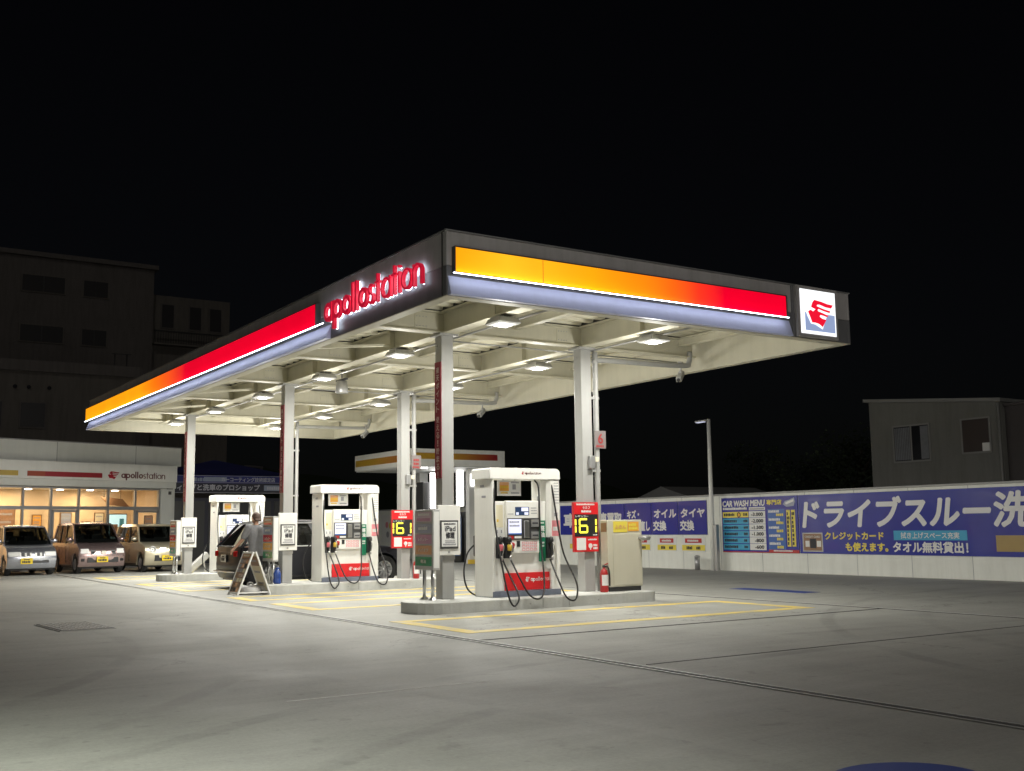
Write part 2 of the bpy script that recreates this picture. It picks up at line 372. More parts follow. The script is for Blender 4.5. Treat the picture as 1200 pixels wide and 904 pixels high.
    def text(s, t, frame, x0, x1, y0, y1, m, off=.006, bold=.0, lean=0):   # fitted to the box exactly
        o, r, u, n = [Vector(a) for a in frame]; vs, fs, a, b, c, d = text_geo(t, 0, lean)
        e = bold*1.25*(y1-y0)                      # heavier strokes: the outline laid again slightly to each side
        for k, (i, j) in enumerate([(0, 0)] if not bold else [(0, 0), (-1, 0), (1, 0), (0, -1), (0, 1), (-.7, -.7), (.7, .7), (-.7, .7), (.7, -.7)]):
            s.add([o+r*(x0+(x-a)/(b-a)*(x1-x0)+i*e)+u*(y0+(y-c)/(d-c)*(y1-y0)+j*e)+n*(off+k*.0005) for x, y in vs], fs, m, loose=True)
        return s
    def build(s, name, parent=None, bevel=0, seg=2, label=None, loc=None, autosm=None):
        me = bpy.data.meshes.new(name); me.from_pydata([(a*U, b*U, c*U) for a, b, c in s.v], [], s.f)
        for n in s.names: me.materials.append(MATS[n])
        me.polygons.foreach_set('material_index', s.mi); me.polygons.foreach_set('use_smooth', s.sm)
        bm = bmesh.new(); bm.from_mesh(me)
        bmesh.ops.remove_doubles(bm, verts=bm.verts, dist=2e-5)
        bm.faces.ensure_lookup_table()
        bmesh.ops.recalc_face_normals(bm, faces=[f for f in bm.faces if all(len(e.link_faces) == 2 for e in f.edges)])
        bm.to_mesh(me); bm.free(); me.update()
        o = bpy.data.objects.new(name, me); C.objects.link(o)
        if parent: o.parent = parent
        if loc: o.location = Vector(loc)*U
        if label: o['label'] = label
        if bevel:
            b = o.modifiers.new('bevel', 'BEVEL'); b.width = bevel*U; b.segments = seg; b.limit_method = 'ANGLE'; b.angle_limit = R(40); b.harden_normals = False
        return o

def tag(o, label, cat, group=None, kind=None):
    if label: o['label'] = label
    if cat: o['category'] = cat
    if group: o['group'] = group
    if kind: o['kind'] = kind
    return o
def thing(name, label, cat, loc=(0, 0, 0), rz=0, group=None):
    o = bpy.data.objects.new(name, None); C.objects.link(o); o.empty_display_size = .1
    o.location = Vector(loc)*U; o.rotation_euler = (0, 0, rz)
    return tag(o, label, cat, group)
def dup(root, loc, label, rz=None, group=None):
    r = root.copy(); C.objects.link(r); r.location = Vector(loc)*U; r['label'] = label
    if rz is not None: r.rotation_euler = (0, 0, rz)
    if group: r['group'] = group
    def rec(src, dst):
        for ch in list(src.children):
            c = ch.copy(); C.objects.link(c); c.parent = dst; rec(ch, c)
    rec(root, r); return r
def struct(name, mb, **k): return tag(mb.build(name, **k), None, None, kind='structure')
FX = lambda x, y, z: ((x, y, z), (1, 0, 0), (0, 0, 1), (0, -1, 0))      # frame of a face looking towards -Y
FY = lambda x, y, z: ((x, y, z), (0, -1, 0), (0, 0, 1), (-1, 0, 0))     # frame of a face looking towards -X

# rounded geometric lettering and the winged head emblem of the station
def station_word(mb, frame, x, y, h, m, t0, t1, gap=.22, heavy=.24, thin=.13):
    """single-storey geometric letters; h is the x-height; returns the end of the word"""
    def stem(x0, w, a, b, e=0): mb.prism([(x0, a), (x0+w, a), (x0+w, b), (x0, b)], frame, t0, t1+e, m)
    for ch, w in [(c, heavy) for c in 'apollo']+[(c, thin) for c in 'station']:
        w *= h; r = h/2
        if ch in 'oap':
            mb.ring((x+r, y+r), r-w, r, frame, t0, t1, m)
            if ch == 'a': stem(x+h-w*.95, w, y, y+h, .004)
            if ch == 'p': stem(x-.004, w, y-h*.48, y+h, .004)
            x += h+gap*h*.6
        elif ch == 'l': stem(x, w, y, y+h*1.5); x += w+gap*h
        elif ch == 'i':
            stem(x, w, y, y+h); stem(x, w, y+h*1.18, y+h*1.18+w*1.1); x += w+gap*h
        elif ch == 't':
            stem(x+h*.16, w, y, y+h*1.38); stem(x, h*.5, y+h-w, y+h-.002, .004); x += h*.5+gap*h*.7
        elif ch == 'n':
            q = h*.42; stem(x, w, y, y+h); stem(x+2*q-w, w, y, y+h-q, .002); mb.ring((x+q, y+h-q), q-w, q, frame, t0, t1+.004, m, 0, 180, 16); x += 2*q+gap*h
        elif ch == 's':
            q = (h+w)/4; mb.ring((x+q, y+h-q), q-w, q, frame, t0, t1, m, 30, 270, 16); mb.ring((x+q, y+q), q-w, q, frame, t0, t1+.003, m, -150, 90, 16); x += 2*q+gap*h*.8
    return x
HEAD = [(520, 110), (600, 122), (660, 138), (725, 143), (703, 183), (640, 178), (575, 158), (548, 162), (545, 178), (610, 198), (695, 215), (682, 237), (615, 224), (562, 208), (552, 218), (556, 232),
        (620, 250), (668, 268), (655, 287), (610, 276), (578, 272), (572, 292), (600, 310), (643, 318), (600, 405), (560, 375), (520, 365), (485, 368), (470, 320), (445, 250), (465, 232), (478, 228), (500, 242), (528, 215), (490, 200), (480, 196), (488, 165), (500, 135)]
def head_pts(x0, x1, y0, y1): return [(x0+(a-445)/280*(x1-x0), y1-(b-110)/295*(y1-y0)) for a, b in HEAD]
def bars(mb, frame, x0, x1, ys, h, m, off=.006, seed=0):     # rows of print too small to read
    rnd = random.Random(seed)
    for y in ys:
        x = x0
        while x < x1-h*.6:
            w = min(x1-x, h*rnd.uniform(.55, .95)); mb.rect(frame, x, x+w*.82, y, y+h*rnd.uniform(.8, 1), m, off); x += w
exec_after = []

# ================================================================== GROUND
g = MB(); N = 14
xs = [-900, -200, -60, -25, -10, 0, 10, 25, 60, 200, 900]; ys = [-500, -100, -40, -20, -10, 0, 10, 20, 40, 100, 300, 900]
for i in range(len(xs)-1):
    for j in range(len(ys)-1): g.add([(xs[i], ys[j], 0), (xs[i+1], ys[j], 0), (xs[i+1], ys[j+1], 0), (xs[i], ys[j+1], 0)], [(0, 1, 2, 3)], 'forecourt_concrete')
struct('ground', g)
# steel-edged drainage channel round the canopy island, and the saw cuts between the slabs
def strip(name, x0, x1, y0, y1, m, z=.004, h=.004):
    b = MB(); b.box(x0, x1, y0, y1, z-h, z, m); return struct(name, b)
b = MB()
for dx, w, m, z in ((-.075, .028, 'channel_edge', .010), (-.045, .09, 'joint_dark', .005), (.047, .028, 'channel_edge', .010)): b.box(-1.08+dx, -1.08+dx+w, -30, 24, z-.006, z, m)
struct('drain_channel', b)
b = MB(); b.box(-1.0, 7.25, -5.09, -5.05, 0, .006, 'joint_dark'); struct('slab_joint', b)
b = MB(); b.box(7.25, 7.29, -14, 22, 0, .006, 'joint_dark'); b.box(7.30, 7.32, -14, 22, 0, .010, 'channel_edge'); struct('slab_joint', b)
b = MB(); b.box(-.9, 7.2, -8.43, -8.41, 0, .004, 'joint_dark'); struct('slab_joint', b)
b = MB(); b.box(-5.0, -2.9, -8.41, -8.398, 0, .003, 'channel_edge'); struct('slab_joint', b)
b = MB(); b.box(-9.5, -9.47, -30, 22, 0, .004, 'joint_dark'); struct('slab_joint', b)
b = MB(); b.box(-24, 12, 21.9, 21.93, 0, .004, 'joint_dark'); struct('slab_joint', b)
# worn yellow stop lines round each refuelling bay
def ybox(x0, x1, y0, y1, w=.27):
    b = MB()
    b.box(x0, x1, y0, y0+w, 0, .004, 'yellow_line'); b.box(x0, x1, y1-w, y1, 0, .004, 'yellow_line')
    b.box(x0, x0+w, y0+w, y1-w, 0, .004, 'yellow_line'); b.box(x1-w, x1, y0+w, y1-w, 0, .004, 'yellow_line')
    struct('road_marking', b)
ybox(-.62, 6.6, -4.15, -1.62)
for y in (1.6, 5.0, 9.8, 13.2): ybox(-.62, 6.6, y, y+2.3 if y in (1.6, 9.8) else y+1.6)
ybox(-.62, 6.6, 18.2, 20.4)
def disc(name, c, r, m, squash=1):
    b = MB(); n = 40
    b.add([(c[0]+r*math.cos(2*math.pi*i/n), c[1]+r*squash*math.sin(2*math.pi*i/n), .005) for i in range(n)], [tuple(range(n))], m); return struct(name, b)
disc('road_marking', (-3.10, -13.44), .50, 'parking_blue', .85)
b = MB(); b.box(9.6, 10.1, -1.2, 1.1, 0, .004, 'parking_blue'); struct('road_marking', b)
# steel trench cover in the foreground
t = thing('trench_cover', 'weathered steel chequer plate cover let into the open concrete on the left', 'drain cover', (-4.95, .95, 0), R(4))
b = MB(); b.box(-.42, .42, -.80, .80, .0, .012, 'channel_edge'); b.box(-.40, .40, -.78, .78, .006, .014, 'joint_dark'); b.build('frame', t)
for k in (-1, 1):
    b = MB(); b.box(-.385, .385, .01 if k > 0 else -.765, .765 if k > 0 else -.01, .01, .018, 'channel_steel')
    for i in range(9):
        for j in range(9):
            x = -.36+i*.09; y = (.05 if k > 0 else -.73)+j*.085; s = .03
            b.obox((x, y, .0195), (s*.7, s*.7*(1 if (i+j) % 2 else -1), 0), (-.006, .006*(1 if (i+j) % 2 else -1), 0), (0, 0, .0025), 'channel_edge')
    b.build('plate', t)

# far ridge and sky-line
def ridge(name, pts, y, depth, m):
    b = MB(); n = len(pts)
    A = [(x, y, z) for x, z in pts]; Bk = [(x*1.15, y+depth, z*1.25) for x, z in pts]; G = [(x, y-6, -1) for x, z in pts]
    b.add(G+A+Bk, [(k*n+i, k*n+i+1, (k+1)*n+i+1, (k+1)*n+i) for k in range(2) for i in range(n-1)], m); return struct(name, b)
rnd = random.Random(3)
ridge('hills', [(x, 9+4*math.sin(x*.021+1)+2.2*math.sin(x*.07)+rnd.uniform(-.5, .5)) for x in range(-260, 420, 4)], 150, 120, 'tree_leaf')

# ================================================================== CANOPY
X0, X1, Y0, Y1, ZB, ZT = -1.0, 7.83, -4.24, 19.97, 4.89, 5.85
QY = (0, 8.05, 16.4); PX = (1.34, 4.61)
cn = thing('fuel_canopy', 'large flat fuel station canopy on six white pillars with lit orange and red fascia', 'canopy', (0, 0, 0))
T = .06
def fascia(x0, x1, y0, y1, inner):
    b = MB(); b.box(x0, x1, y0, y1, 5.335, ZT, 'fascia_top'); b.box(x0, x1, y0, y1, ZB, 5.33, 'fascia_low')
    b.box(*inner, ZB-.012, 5.72, 'cream_steel'); return b
L = .02
fascia(X0, X0+T, Y0, Y1, (X0+T+.002, X0+T+L, Y0+T, Y1-T)).build('fascia_panel', cn, bevel=.006, seg=1)
fascia(X1-T, X1, Y0, Y1, (X1-T-L, X1-T-.002, Y0+T, Y1-T)).build('fascia_panel', cn, bevel=.006, seg=1)
fascia(X0+T+.003, X1-T-.003, Y0+.004, Y0+T, (X0+T+L, X1-T-L, Y0+T+.002, Y0+T+L)).build('fascia_panel', cn, bevel=.006, seg=1)
fascia(X0+T+.003, X1-T-.003, Y1-T, Y1-.004, (X0+T+L, X1-T-L, Y1-T-L, Y1-T-.002)).build('fascia_panel', cn, bevel=.006, seg=1)
b = MB()   # bottom return of the fascia: a flat cream ledge
w = .20
for bx in ((X0+.004, X0+w, Y0+w, Y1-w), (X1-w, X1-.004, Y0+w, Y1-w), (X0+.004, X1-.004, Y0+.004, Y0+w), (X0+.004, X1-.004, Y1-w, Y1-.004)): b.box(*bx, ZB-.016, ZB-.004, 'cream_steel')
b.build('soffit_trim', cn)
b = MB()   # top capping
for bx in ((X0-.02, X0+.12, Y0-.02, Y1+.02), (X1-.12, X1+.02, Y0-.02, Y1+.02), (X0+.12, X1-.12, Y0-.02, Y0+.12), (X0+.12, X1-.12, Y1-.12, Y1+.02)): b.box(*bx, ZT+.001, ZT+.022, 'grey_metal')
b.build('capping', cn)
# corner cover strips
b = MB(); b.box(X0-.012, X0+.06, Y0+.10, Y0+.13, ZB, ZT-.01, 'joint_dark'); b.build('cover_strip', cn); b = MB(); b.box(6.24, 6.31, Y0-.012, Y0+.05, ZB, ZT-.01, 'fascia_low'); b.build('cover_strip', cn)
# folded-plate roof deck, ribs running across
b = MB(); prof = []; y = Y0+.09; pit = .40
while y < Y1-.5:
    prof += [(y, 5.61), (y+.15, 5.61), (y+.20, 5.74), (y+.35, 5.74)]; y += pit
n = len(prof); vs = []
for x in (X0+.09, X1-.09): vs += [(x, p[0], p[1]) for p in prof]
b.add(vs, [(i, i+1, n+i+1, n+i) for i in range(n-1)], 'cream_deck'); b.build('roof_deck', cn)
b = MB(); b.box(X0+.07, X1-.07, Y0+.07, Y1-.07, 5.765, 5.80, 'fascia_top'); b.build('roof_sheet', cn)
# steel frame
def ibeam(p, q, z0, z1, fw, mb):
    (x0, y0), (x1, y1) = p, q; along = abs(x1-x0) > abs(y1-y0); h = fw/2
    def bx(a, zz0, zz1):
        if along: mb.box(x0, x1, y0-a, y0+a, zz0, zz1, 'cream_steel')
        else: mb.box(x0-a, x0+a, y0, y1, zz0, zz1, 'cream_steel')
    bx(h, z0, z0+.025); bx(.012, z0+.025, z1-.025); bx(h, z1-.025, z1)
for x in PX:
    b = MB(); ibeam((x, Y0+.35), (x, Y1-.3), 5.16, 5.59, .27, b)
    for k in range(6):
        yy = Y0+2.2+k*4.1
        for s in (-1, 1): b.box(x+s*.07-.055, x+s*.07+.055, yy, yy+.01, 5.188, 5.562, 'cream_steel')
    for s in (-1, 1): b.box(x+s*.10-.015, x+s*.10+.015, Y0+.4, Y1-.4, 5.592, 5.70, 'dark_gap')
    b.build('girder', cn)
for x in (X0+.55, X1-.55, 2.97):
    b = MB(); ibeam((x, Y0+.3), (x, Y1-.3), 5.40, 5.585, .14, b); b.build('purlin', cn)
for y in QY+(4.0, 12.2, -3.4, 19.2):
    b = MB(); ibeam((X0+.16, y), (X1-.16, y), 5.175, 5.583, .24, b)
    for x in (PX[0]-.5, PX[0]+.5, PX[1]-.5, PX[1]+.5):           # bolted splice plates
        b.box(x-.14, x+.14, y-.022, y+.022, 5.24, 5.52, 'cream_steel')
        for i in range(4):
            for j in (-1, 1): b.cyl((x-.1+i*.067, y-.03, 5.38+j*.09), (x-.1+i*.067, y+.03, 5.38+j*.09), .012, 'grey_metal', n=6)
    b.box(X0+.2, X1-.2, y-.10, y+.10, 5.586, 5.606, 'dark_gap')
    b.build('cross_beam', cn)
for y in QY:                                                     # stays from the girder to the fascia
    b = MB(); yy = y+(2.0 if y < 15 else -2)
    b.bar((PX[0]-.15, yy, 5.25), (X0+.12, yy, 5.02), .05, .05, 'cream_steel'); b.bar((PX[0]-.15, yy+.0, 5.52), (X0+.12, yy, 5.10), .03, .03, 'cream_steel'); b.build('fascia_stay', cn)
b = MB()
for x in (PX[0]+.28, PX[1]+.28): b.tube([(x, Y0+.5, 5.13), (x, Y1-.5, 5.13)], .02, 'grey_metal', smooth_path=False)
b.tube([(PX[0]+.3, .35, 5.12), (X1-.3, .35, 5.12)], .016, 'grey_metal', smooth_path=False); b.tube([(PX[0]+.3, 8.4, 5.12), (X1-.3, 8.4, 5.12)], .016, 'grey_metal', smooth_path=False)
b.build('conduit', cn)
# pillars
for j, y in enumerate(QY):
    for i, x in enumerate(PX):
        b = MB(); h = .128
        b.box(x-h, x+h, y-h, y+h, .2, 5.158, 'white_paint'); p = b.build('pillar', cn, bevel=.012)
        b = MB(); b.box(x-.2, x+.2, y-.2, y+.2, 5.12, 5.157, 'white_paint')
        b.cyl((x-h-.012, y+.05, 4.95), (x-h, y+.05, 4.95), .03, 'grey_metal', n=8); b.build('cap_plate', p)
        if i:
            b = MB(); px = x+.275
            b.tube([(px, y-.08, .2), (px, y-.08, 4.72), (px+.02, y-.08, 4.86), (px+.16, y-.08, 4.93), (X1-.62, y-.08, 4.97), (X1-.34, y-.08, 5.06), (X1-.30, y-.08, 5.3)], .056, 'white_paint', n=14)
            for z in (1.2, 2.6, 4.1): b.box(x+h, px+.07, y-.10, y-.04, z, z+.05, 'white_paint')
            b.build('drain_pipe', cn)
# fascia light boxes, LED lines and the pale panels they wash
b = MB(); b.box(X0-.10, X0-.004, .45, 20.05, 5.18, 5.585, 'lightbox_side'); b.box(X0-.105, X0-.003, .425, .447, 5.16, 5.60, 'frame_dark'); b.box(X0-.105, X0-.003, .45, 20.05, 5.165, 5.178, 'frame_dark'); b.box(X0-.105, X0-.003, .45, 20.05, 5.587, 5.60, 'frame_dark')
b.build('light_box', cn)
b = MB(); b.box(-.90, 6.0, Y0-.10, Y0-.004, 5.225, 5.59, 'lightbox_front')
for bx in ((-.915, -.902, 5.20, 5.61), (6.002, 6.03, 5.20, 5.61)): b.box(bx[0], bx[1], Y0-.105, Y0-.003, bx[2], bx[3], 'frame_dark')
b.box(-.9, 6.0, Y0-.105, Y0-.003, 5.205, 5.222, 'frame_dark'); b.box(-.9, 6.0, Y0-.105, Y0-.003, 5.592, 5.61, 'frame_dark')
for x in (.65,): b.box(x, x+.008, Y0-.1015, Y0-.09, 5.225, 5.59, 'frame_dark')
b.build('light_box', cn)
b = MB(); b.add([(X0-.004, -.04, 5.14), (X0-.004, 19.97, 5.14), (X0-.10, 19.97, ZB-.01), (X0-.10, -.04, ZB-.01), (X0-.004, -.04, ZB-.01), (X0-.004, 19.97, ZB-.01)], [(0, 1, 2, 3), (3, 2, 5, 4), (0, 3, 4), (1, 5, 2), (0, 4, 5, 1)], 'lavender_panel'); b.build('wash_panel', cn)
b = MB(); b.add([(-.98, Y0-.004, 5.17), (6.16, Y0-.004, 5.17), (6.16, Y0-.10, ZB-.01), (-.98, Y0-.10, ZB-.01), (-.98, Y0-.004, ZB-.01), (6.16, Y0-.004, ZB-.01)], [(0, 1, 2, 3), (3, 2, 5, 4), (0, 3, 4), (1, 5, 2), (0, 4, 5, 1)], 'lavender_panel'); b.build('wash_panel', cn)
b = MB(); b.box(X0-.15, X0-.125, 0, 19.97, 5.150, 5.159, 'led_white'); b.build('led_strip', cn)
b = MB(); b.box(-.96, 6.02, Y0-.15, Y0-.125, 5.188, 5.197, 'led_white'); b.build('led_strip', cn)
# illuminated channel letters on the side fascia
fr = ((X0, 0, 0), (0, -1, 0), (0, 0, 1), (-1, 0, 0))
mw = MB(); end = station_word(mw, fr, 0, 0, 1, 'letter_red', 0, 1, heavy=.20, thin=.105); k = 3.76/end
b = MB(); station_word(b, fr, .0, 5.155, k, 'letter_red', .06, .125, heavy=.20, thin=.105); lo = b.build('channel_letters', cn, label='red lit lettering standing off the grey fascia'); lo.data.materials.append(MATS['letter_back'])
for pf in lo.data.polygons:
    if abs(pf.center.x-(X0-.06)*U) < .004: pf.material_index = 1
b = MB(); station_word(b, fr, .0, 5.155, k, 'halo_white', .03, .05, heavy=.15, thin=.06); b.build('letter_backlight', cn)
# lit square sign at the right corner of the front fascia
ff = FX(0, Y0, 0)
b = MB(); b.box(6.33, 7.40, Y0-.08, Y0-.004, 4.90, 5.85, 'fascia_top'); b.rect(ff, 6.39, 7.34, 4.96, 5.79, 'sign_white', .084)
b.rect(ff, 6.50, 7.31, 5.02, 5.36, 'sign_greyblue', .087)
hp = head_pts(6.58, 7.27, 5.11, 5.61); cx0 = sum(p[0] for p in hp)/len(hp); cy0 = sum(p[1] for p in hp)/len(hp)
b.poly(ff, [(6.53, 5.37), (6.56, 5.30), (6.65, 5.155), (6.77, 5.145), (6.96, 5.07), (7.11, 5.37)], 'sign_white', .090); b.poly(ff, hp, 'sign_red', .093)
b.build('emblem_sign', cn, label='white lit square sign with red winged head emblem')

# lamps under the girders
def lamp_fixture():
    t = thing('canopy_light', '', 'ceiling light', group='square lights under the canopy')
    b = MB(); b.add([(-.23, -.23, .02), (.23, -.23, .02), (.23, .23, .02), (-.23, .23, .02), (-.19, -.19, .11), (.19, -.19, .11), (.19, .19, .11), (-.19, .19, .11), (-.21, -.21, 0), (.21, -.21, 0), (.21, .21, 0), (-.21, .21, 0)],
          [(0, 1, 5, 4), (1, 2, 6, 5), (2, 3, 7, 6), (3, 0, 4, 7), (4, 5, 6, 7), (8, 9, 1, 0), (9, 10, 2, 1), (10, 11, 3, 2), (11, 8, 0, 3), (11, 10, 9, 8)], 'lamp_housing')
    for i in range(7): b.box(-.16+i*.05, -.148+i*.05, -.17, .17, .11, .135, 'lamp_housing')
    b.build('housing', t)
    b = MB(); b.box(-.115, .115, -.115, .115, -.016, -.003, 'lamp_lens'); b.build('lens', t, bevel=.006)
    b = MB(); b.box(-.05, .05, -.03, .03, .11, .155, 'dark_metal'); b.build('bracket', t); return t
first = None; LY = (-2.1, 1.85, 5.75, 9.85, 13.9, 18.05)
rowname = ('front girder', 'rear girder')
desc = ('at the corner end by the lit fascia', 'just past the first pillar', 'between the first and second pillars', 'just past the second pillar', 'between the second and third pillars', 'past the third pillar, nearest the shop')
for i, x in enumerate((1.34, 4.85)):
    for j, y in enumerate(LY):
        lab = 'square canopy light under the %s, %s' % (rowname[i], desc[j]); p = (x, y+(.1 if i else 0), 5.005)
        if first is None: first = lamp_fixture(); first.location = Vector(p)*U; first['label'] = lab; f = first
        else: f = dup(first, p, lab)
        lamp('canopy_lamp', 'AREA', (p[0], p[1], p[2]-.03), 88*(1, 1, 1, 1, 1.3, 3.4)[j]*(.95, 1.25)[i], (1, .98, .91), .21)
        lamp('canopy_fill_point', 'POINT', (p[0], p[1], p[2]-.60), 50*(1, 1, 1, 1, 1.1, 1.7)[j]*(.95, 1.3)[i], (1, .98, .91), .14)  # unseen point lamp added below each fixture to brighten deck and walls

# security cameras and loudspeaker under the soffit
def cctv(loc, rz, label):
    t = thing('security_camera', label, 'camera', loc, rz, 'cameras under the canopy edge')
    b = MB(); b.cyl((0, 0, .22), (0, 0, .0), .022, 'grey_metal', n=10); b.box(-.05, .05, -.05, .05, .2, .23, 'grey_metal'); b.lathe((0, 0, 0), [(0, -.04), (.045, -.03), (.045, .03), (0, .04)], 'grey_metal', 12); b.build('mount', t)
    b = MB(); b.bar((.10, 0, .0), (-.24, 0, -.20), .12, .12, 'white_paint'); b.build('camera_body', t, bevel=.02)
    b = MB(); b.cyl((-.235, 0, -.197), (-.265, 0, -.215), .04, 'black_plastic', n=12); b.build('lens', t)
for y, l in ((-.08, 'white security camera under the canopy edge to the right of the price pillar'), (8.3, 'white security camera hanging above the wash bay roof'), (16.0, 'white security camera hanging at the far canopy corner')):
    cctv((7.25, y, 4.83), R(35), l)
t = thing('loudspeaker', 'small grey box loudspeaker hung under the canopy deck', 'speaker', (2.3, 6.9, 4.86))
b = MB(); b.lathe((0, 0, 0), [(0, 0), (.15, 0), (.16, .02), (.13, .30), (0, .31)], 'grey_metal', 20); b.build('body', t)
b = MB(); b.box(-.04, .04, -.28, .28, .31, .35, 'dark_metal'); b.cyl((0, 0, .35), (0, 0, .72), .015, 'dark_metal', n=8); b.build('bracket', t)

# ================================================================== PUMP ISLANDS AND WHAT STANDS ON THEM
def island():
    t = thing('pump_island', '', 'pump island', group='raised concrete pump islands')
    b = MB(); pts = []
    hw = .61; x0, x1 = .35, 5.72; yc = -.31
    for (cx, cy, a0) in ((x1-.2, yc+hw-.2, 0), (x0+.58, yc+hw-.58, 90), (x0+.58, yc-hw+.58, 180), (x1-.2, yc-hw+.2, 270)):
        r = .2 if cx > 3 else .58
        for k in range(7): a = R(a0+k*15); pts.append((cx+r*math.cos(a), cy+r*math.sin(a)))
    b.prism(pts, ((0, 0, 0), (1, 0, 0), (0, 1, 0), (0, 0, 1)), -.02, .2, 'island_concrete')
    b.build('kerb', t, bevel=.015)
    b = MB()
    for x in (2.3, 2.9, 3.5): b.box(x, x+.004, -.923, -.9, .02, .19, 'joint_dark')
    for x in (2.62, 4.2): b.cyl((x, -.918, .1), (x, -.926, .1), .016, 'grey_metal', n=10)
    b.build('joint', t); return t
ILAB = ('grey concrete pump island nearest the camera', 'middle concrete pump island behind the folding board', 'farthest concrete pump island towards the shop')
isl = island(); isl['label'] = ILAB[0]
for j in (1, 2): dup(isl, (0, QY[j], 0), ILAB[j])

def nozzle(t, x, y, z, grip, label):
    b = MB(); b.box(x-.055, x+.055, y+.0, y+.10, z-.30, z+.10, 'black_plastic'); b.build('nozzle_holder', t, bevel=.012)
    b = MB()
    b.tube([(x, y-.02, z+.06), (x, y-.05, z-.02), (x, y-.07, z-.14), (x, y-.075, z-.26)], (.03, .022), 'black_plastic', n=10)
    b.lathe((x, y-.035, z+.03), [(0, -.05), (.05, -.04), (.055, .02), (.04, .07), (0, .085)], 'black_plastic', 14)
    b.tube([(x, y-.09, z-.0), (x, y-.15, z-.08), (x, y-.12, z-.2), (x, y-.08, z-.24)], .009, 'grey_metal', n=8)
    if grip: b.lathe((x, y-.06, z-.10), [(.034, -.06), (.048, -.05), (.05, .04), (.034, .06)], grip, 14)
    b.cyl((x, y-.075, z-.25), (x, y-.08, z-.34), .022, 'steel', n=10); b.build('nozzle', t, label=label)
def pump():
    t = thing('fuel_pump', '', 'fuel pump', group='white fuel pumps')
    W, D, H = 1.56, .66, 2.42
    b = MB(); b.box(.0, .055, .0, D, .0, H-.2, 'white_pump'); b.build('side_tower', t, bevel=.025, seg=3)
    b = MB(); b.box(1.33, W, .0, D, .0, H-.2, 'white_pump'); b.build('side_tower', t, bevel=.025, seg=3)
    b = MB(); fr = ((0, 0, 0), (1, 0, 0), (0, 0, 1), (0, -1, 0)); r = .09
    pts = [(-.05, H-.205), (-.05, H-.03), (-.02, H)]+[(W-r+r*math.sin(R(a)), H-r+r*math.cos(R(a))) for a in range(0, 91, 15)]+[(W+.0, H-.205)]
    b.prism(pts, fr, -D-.01, .02, 'white_pump')
    b.poly(fr, head_pts(.66, .72, H-.125, H-.065), 'logo_red', .026); station_word(b, fr, .735, H-.115, .034, 'logo_dark', .021, .024); b.build('top_beam', t, bevel=.012, seg=2)
    b = MB(); b.box(.005, W-.005, -.012, D, .0, .11, 'base_grey'); b.build('base', t, bevel=.008)
    b = MB(); b.box(.06, 1.325, .07, D-.02, .112, 1.79, 'white_pump'); b.build('cabinet', t, bevel=.01)
    b = MB(); b.box(1.10, 1.18, .10, .20, 1.792, H-.21, 'white_pump'); b.build('hose_mast', t, bevel=.01); b = MB(); b.box(.06, .10, .12, .2, 1.792, H-.21, 'grey_metal'); b.build('hose_mast', t)
    b = MB(); b.add([(1.27, .05, 2.2), (1.33, .0, 2.2), (1.33, .07, 2.2), (1.26, .068, .5), (1.33, .0, .5), (1.33, .07, .5), (1.29, .068, 2.2)], [(0, 1, 4, 3), (1, 2, 5, 4), (3, 4, 5)], 'white_pump'); b.build('hose_guard', t)
    # head with displays
    b = MB(); b.box(.30, 1.05, -.02, .068, .80, 1.80, 'white_pump'); b.build('display_head', t, bevel=.018)
    f2 = ((0, -.02, 0), (1, 0, 0), (0, 0, 1), (0, -1, 0))
    b = MB(); b.rect(f2, .50, .82, 1.52, 1.68, 'screen_blue', .004); b.rect(f2, .64, .80, 1.60, 1.67, 'screen_white', .007); b.rect(f2, .52, .58, 1.53, 1.58, 'screen_white', .007); b.rect(f2, .71, .80, 1.53, 1.58, 'screen_white', .007)
    bars(b, f2, .86, 1.0, (1.55, 1.60, 1.65), .02, 'ink_grey'); bars(b, f2, .33, .46, (1.54,), .016, 'ink_grey'); b.build('price_display', t)
    b = MB(); b.box(.315, 1.04, -.034, -.02, 1.06, 1.47, 'frame_dark'); b.build('console', t, bevel=.004)
    f3 = ((0, -.034, 0), (1, 0, 0), (0, 0, 1), (0, -1, 0))
    b = MB(); b.rect(f3, .335, .63, 1.16, 1.45, 'screen_white', .004); bars(b, f3, .36, .60, (1.38, 1.31), .035, 'ink_grey', .007, 2); b.rect(f3, .335, .63, 1.16, 1.185, 'mid_blue', .007); b.build('screen', t)
    b = MB(); b.box(.68, .80, -.06, -.034, 1.09, 1.42, 'steel'); b.build('card_reader', t, bevel=.01)
    b = MB(); b.box(.85, 1.02, -.055, -.034, 1.30, 1.44, 'grey_metal'); b.box(.87, 1.0, -.06, -.055, 1.36, 1.385, 'ink'); b.build('note_slot', t, bevel=.004); b = MB(); b.box(.85, 1.02, -.055, -.034, 1.08, 1.21, 'grey_metal'); b.box(.87, 1.0, -.06, -.055, 1.13, 1.155, 'ink'); b.build('note_slot', t, bevel=.004)
    b = MB(); b.rect(f3, .335, .45, 1.075, 1.14, 'red_plastic', .004); b.rect(f3, .47, .63, 1.09, 1.13, 'paper', .004); b.build('sticker', t)
    b = MB(); b.rect(f2, .62, 1.01, .84, 1.04, 'paper', .004)
    for i in range(4):
        for j in range(3): x = .645+i*.09; z = .855+j*.06; b.rect(f2, x, x+.075, z, z+.045, 'paper_pink', .007); b.rect(f2, x+.012, x+.06, z+.012, z+.032, 'paper', .009)
    b.build('keypad_label', t)
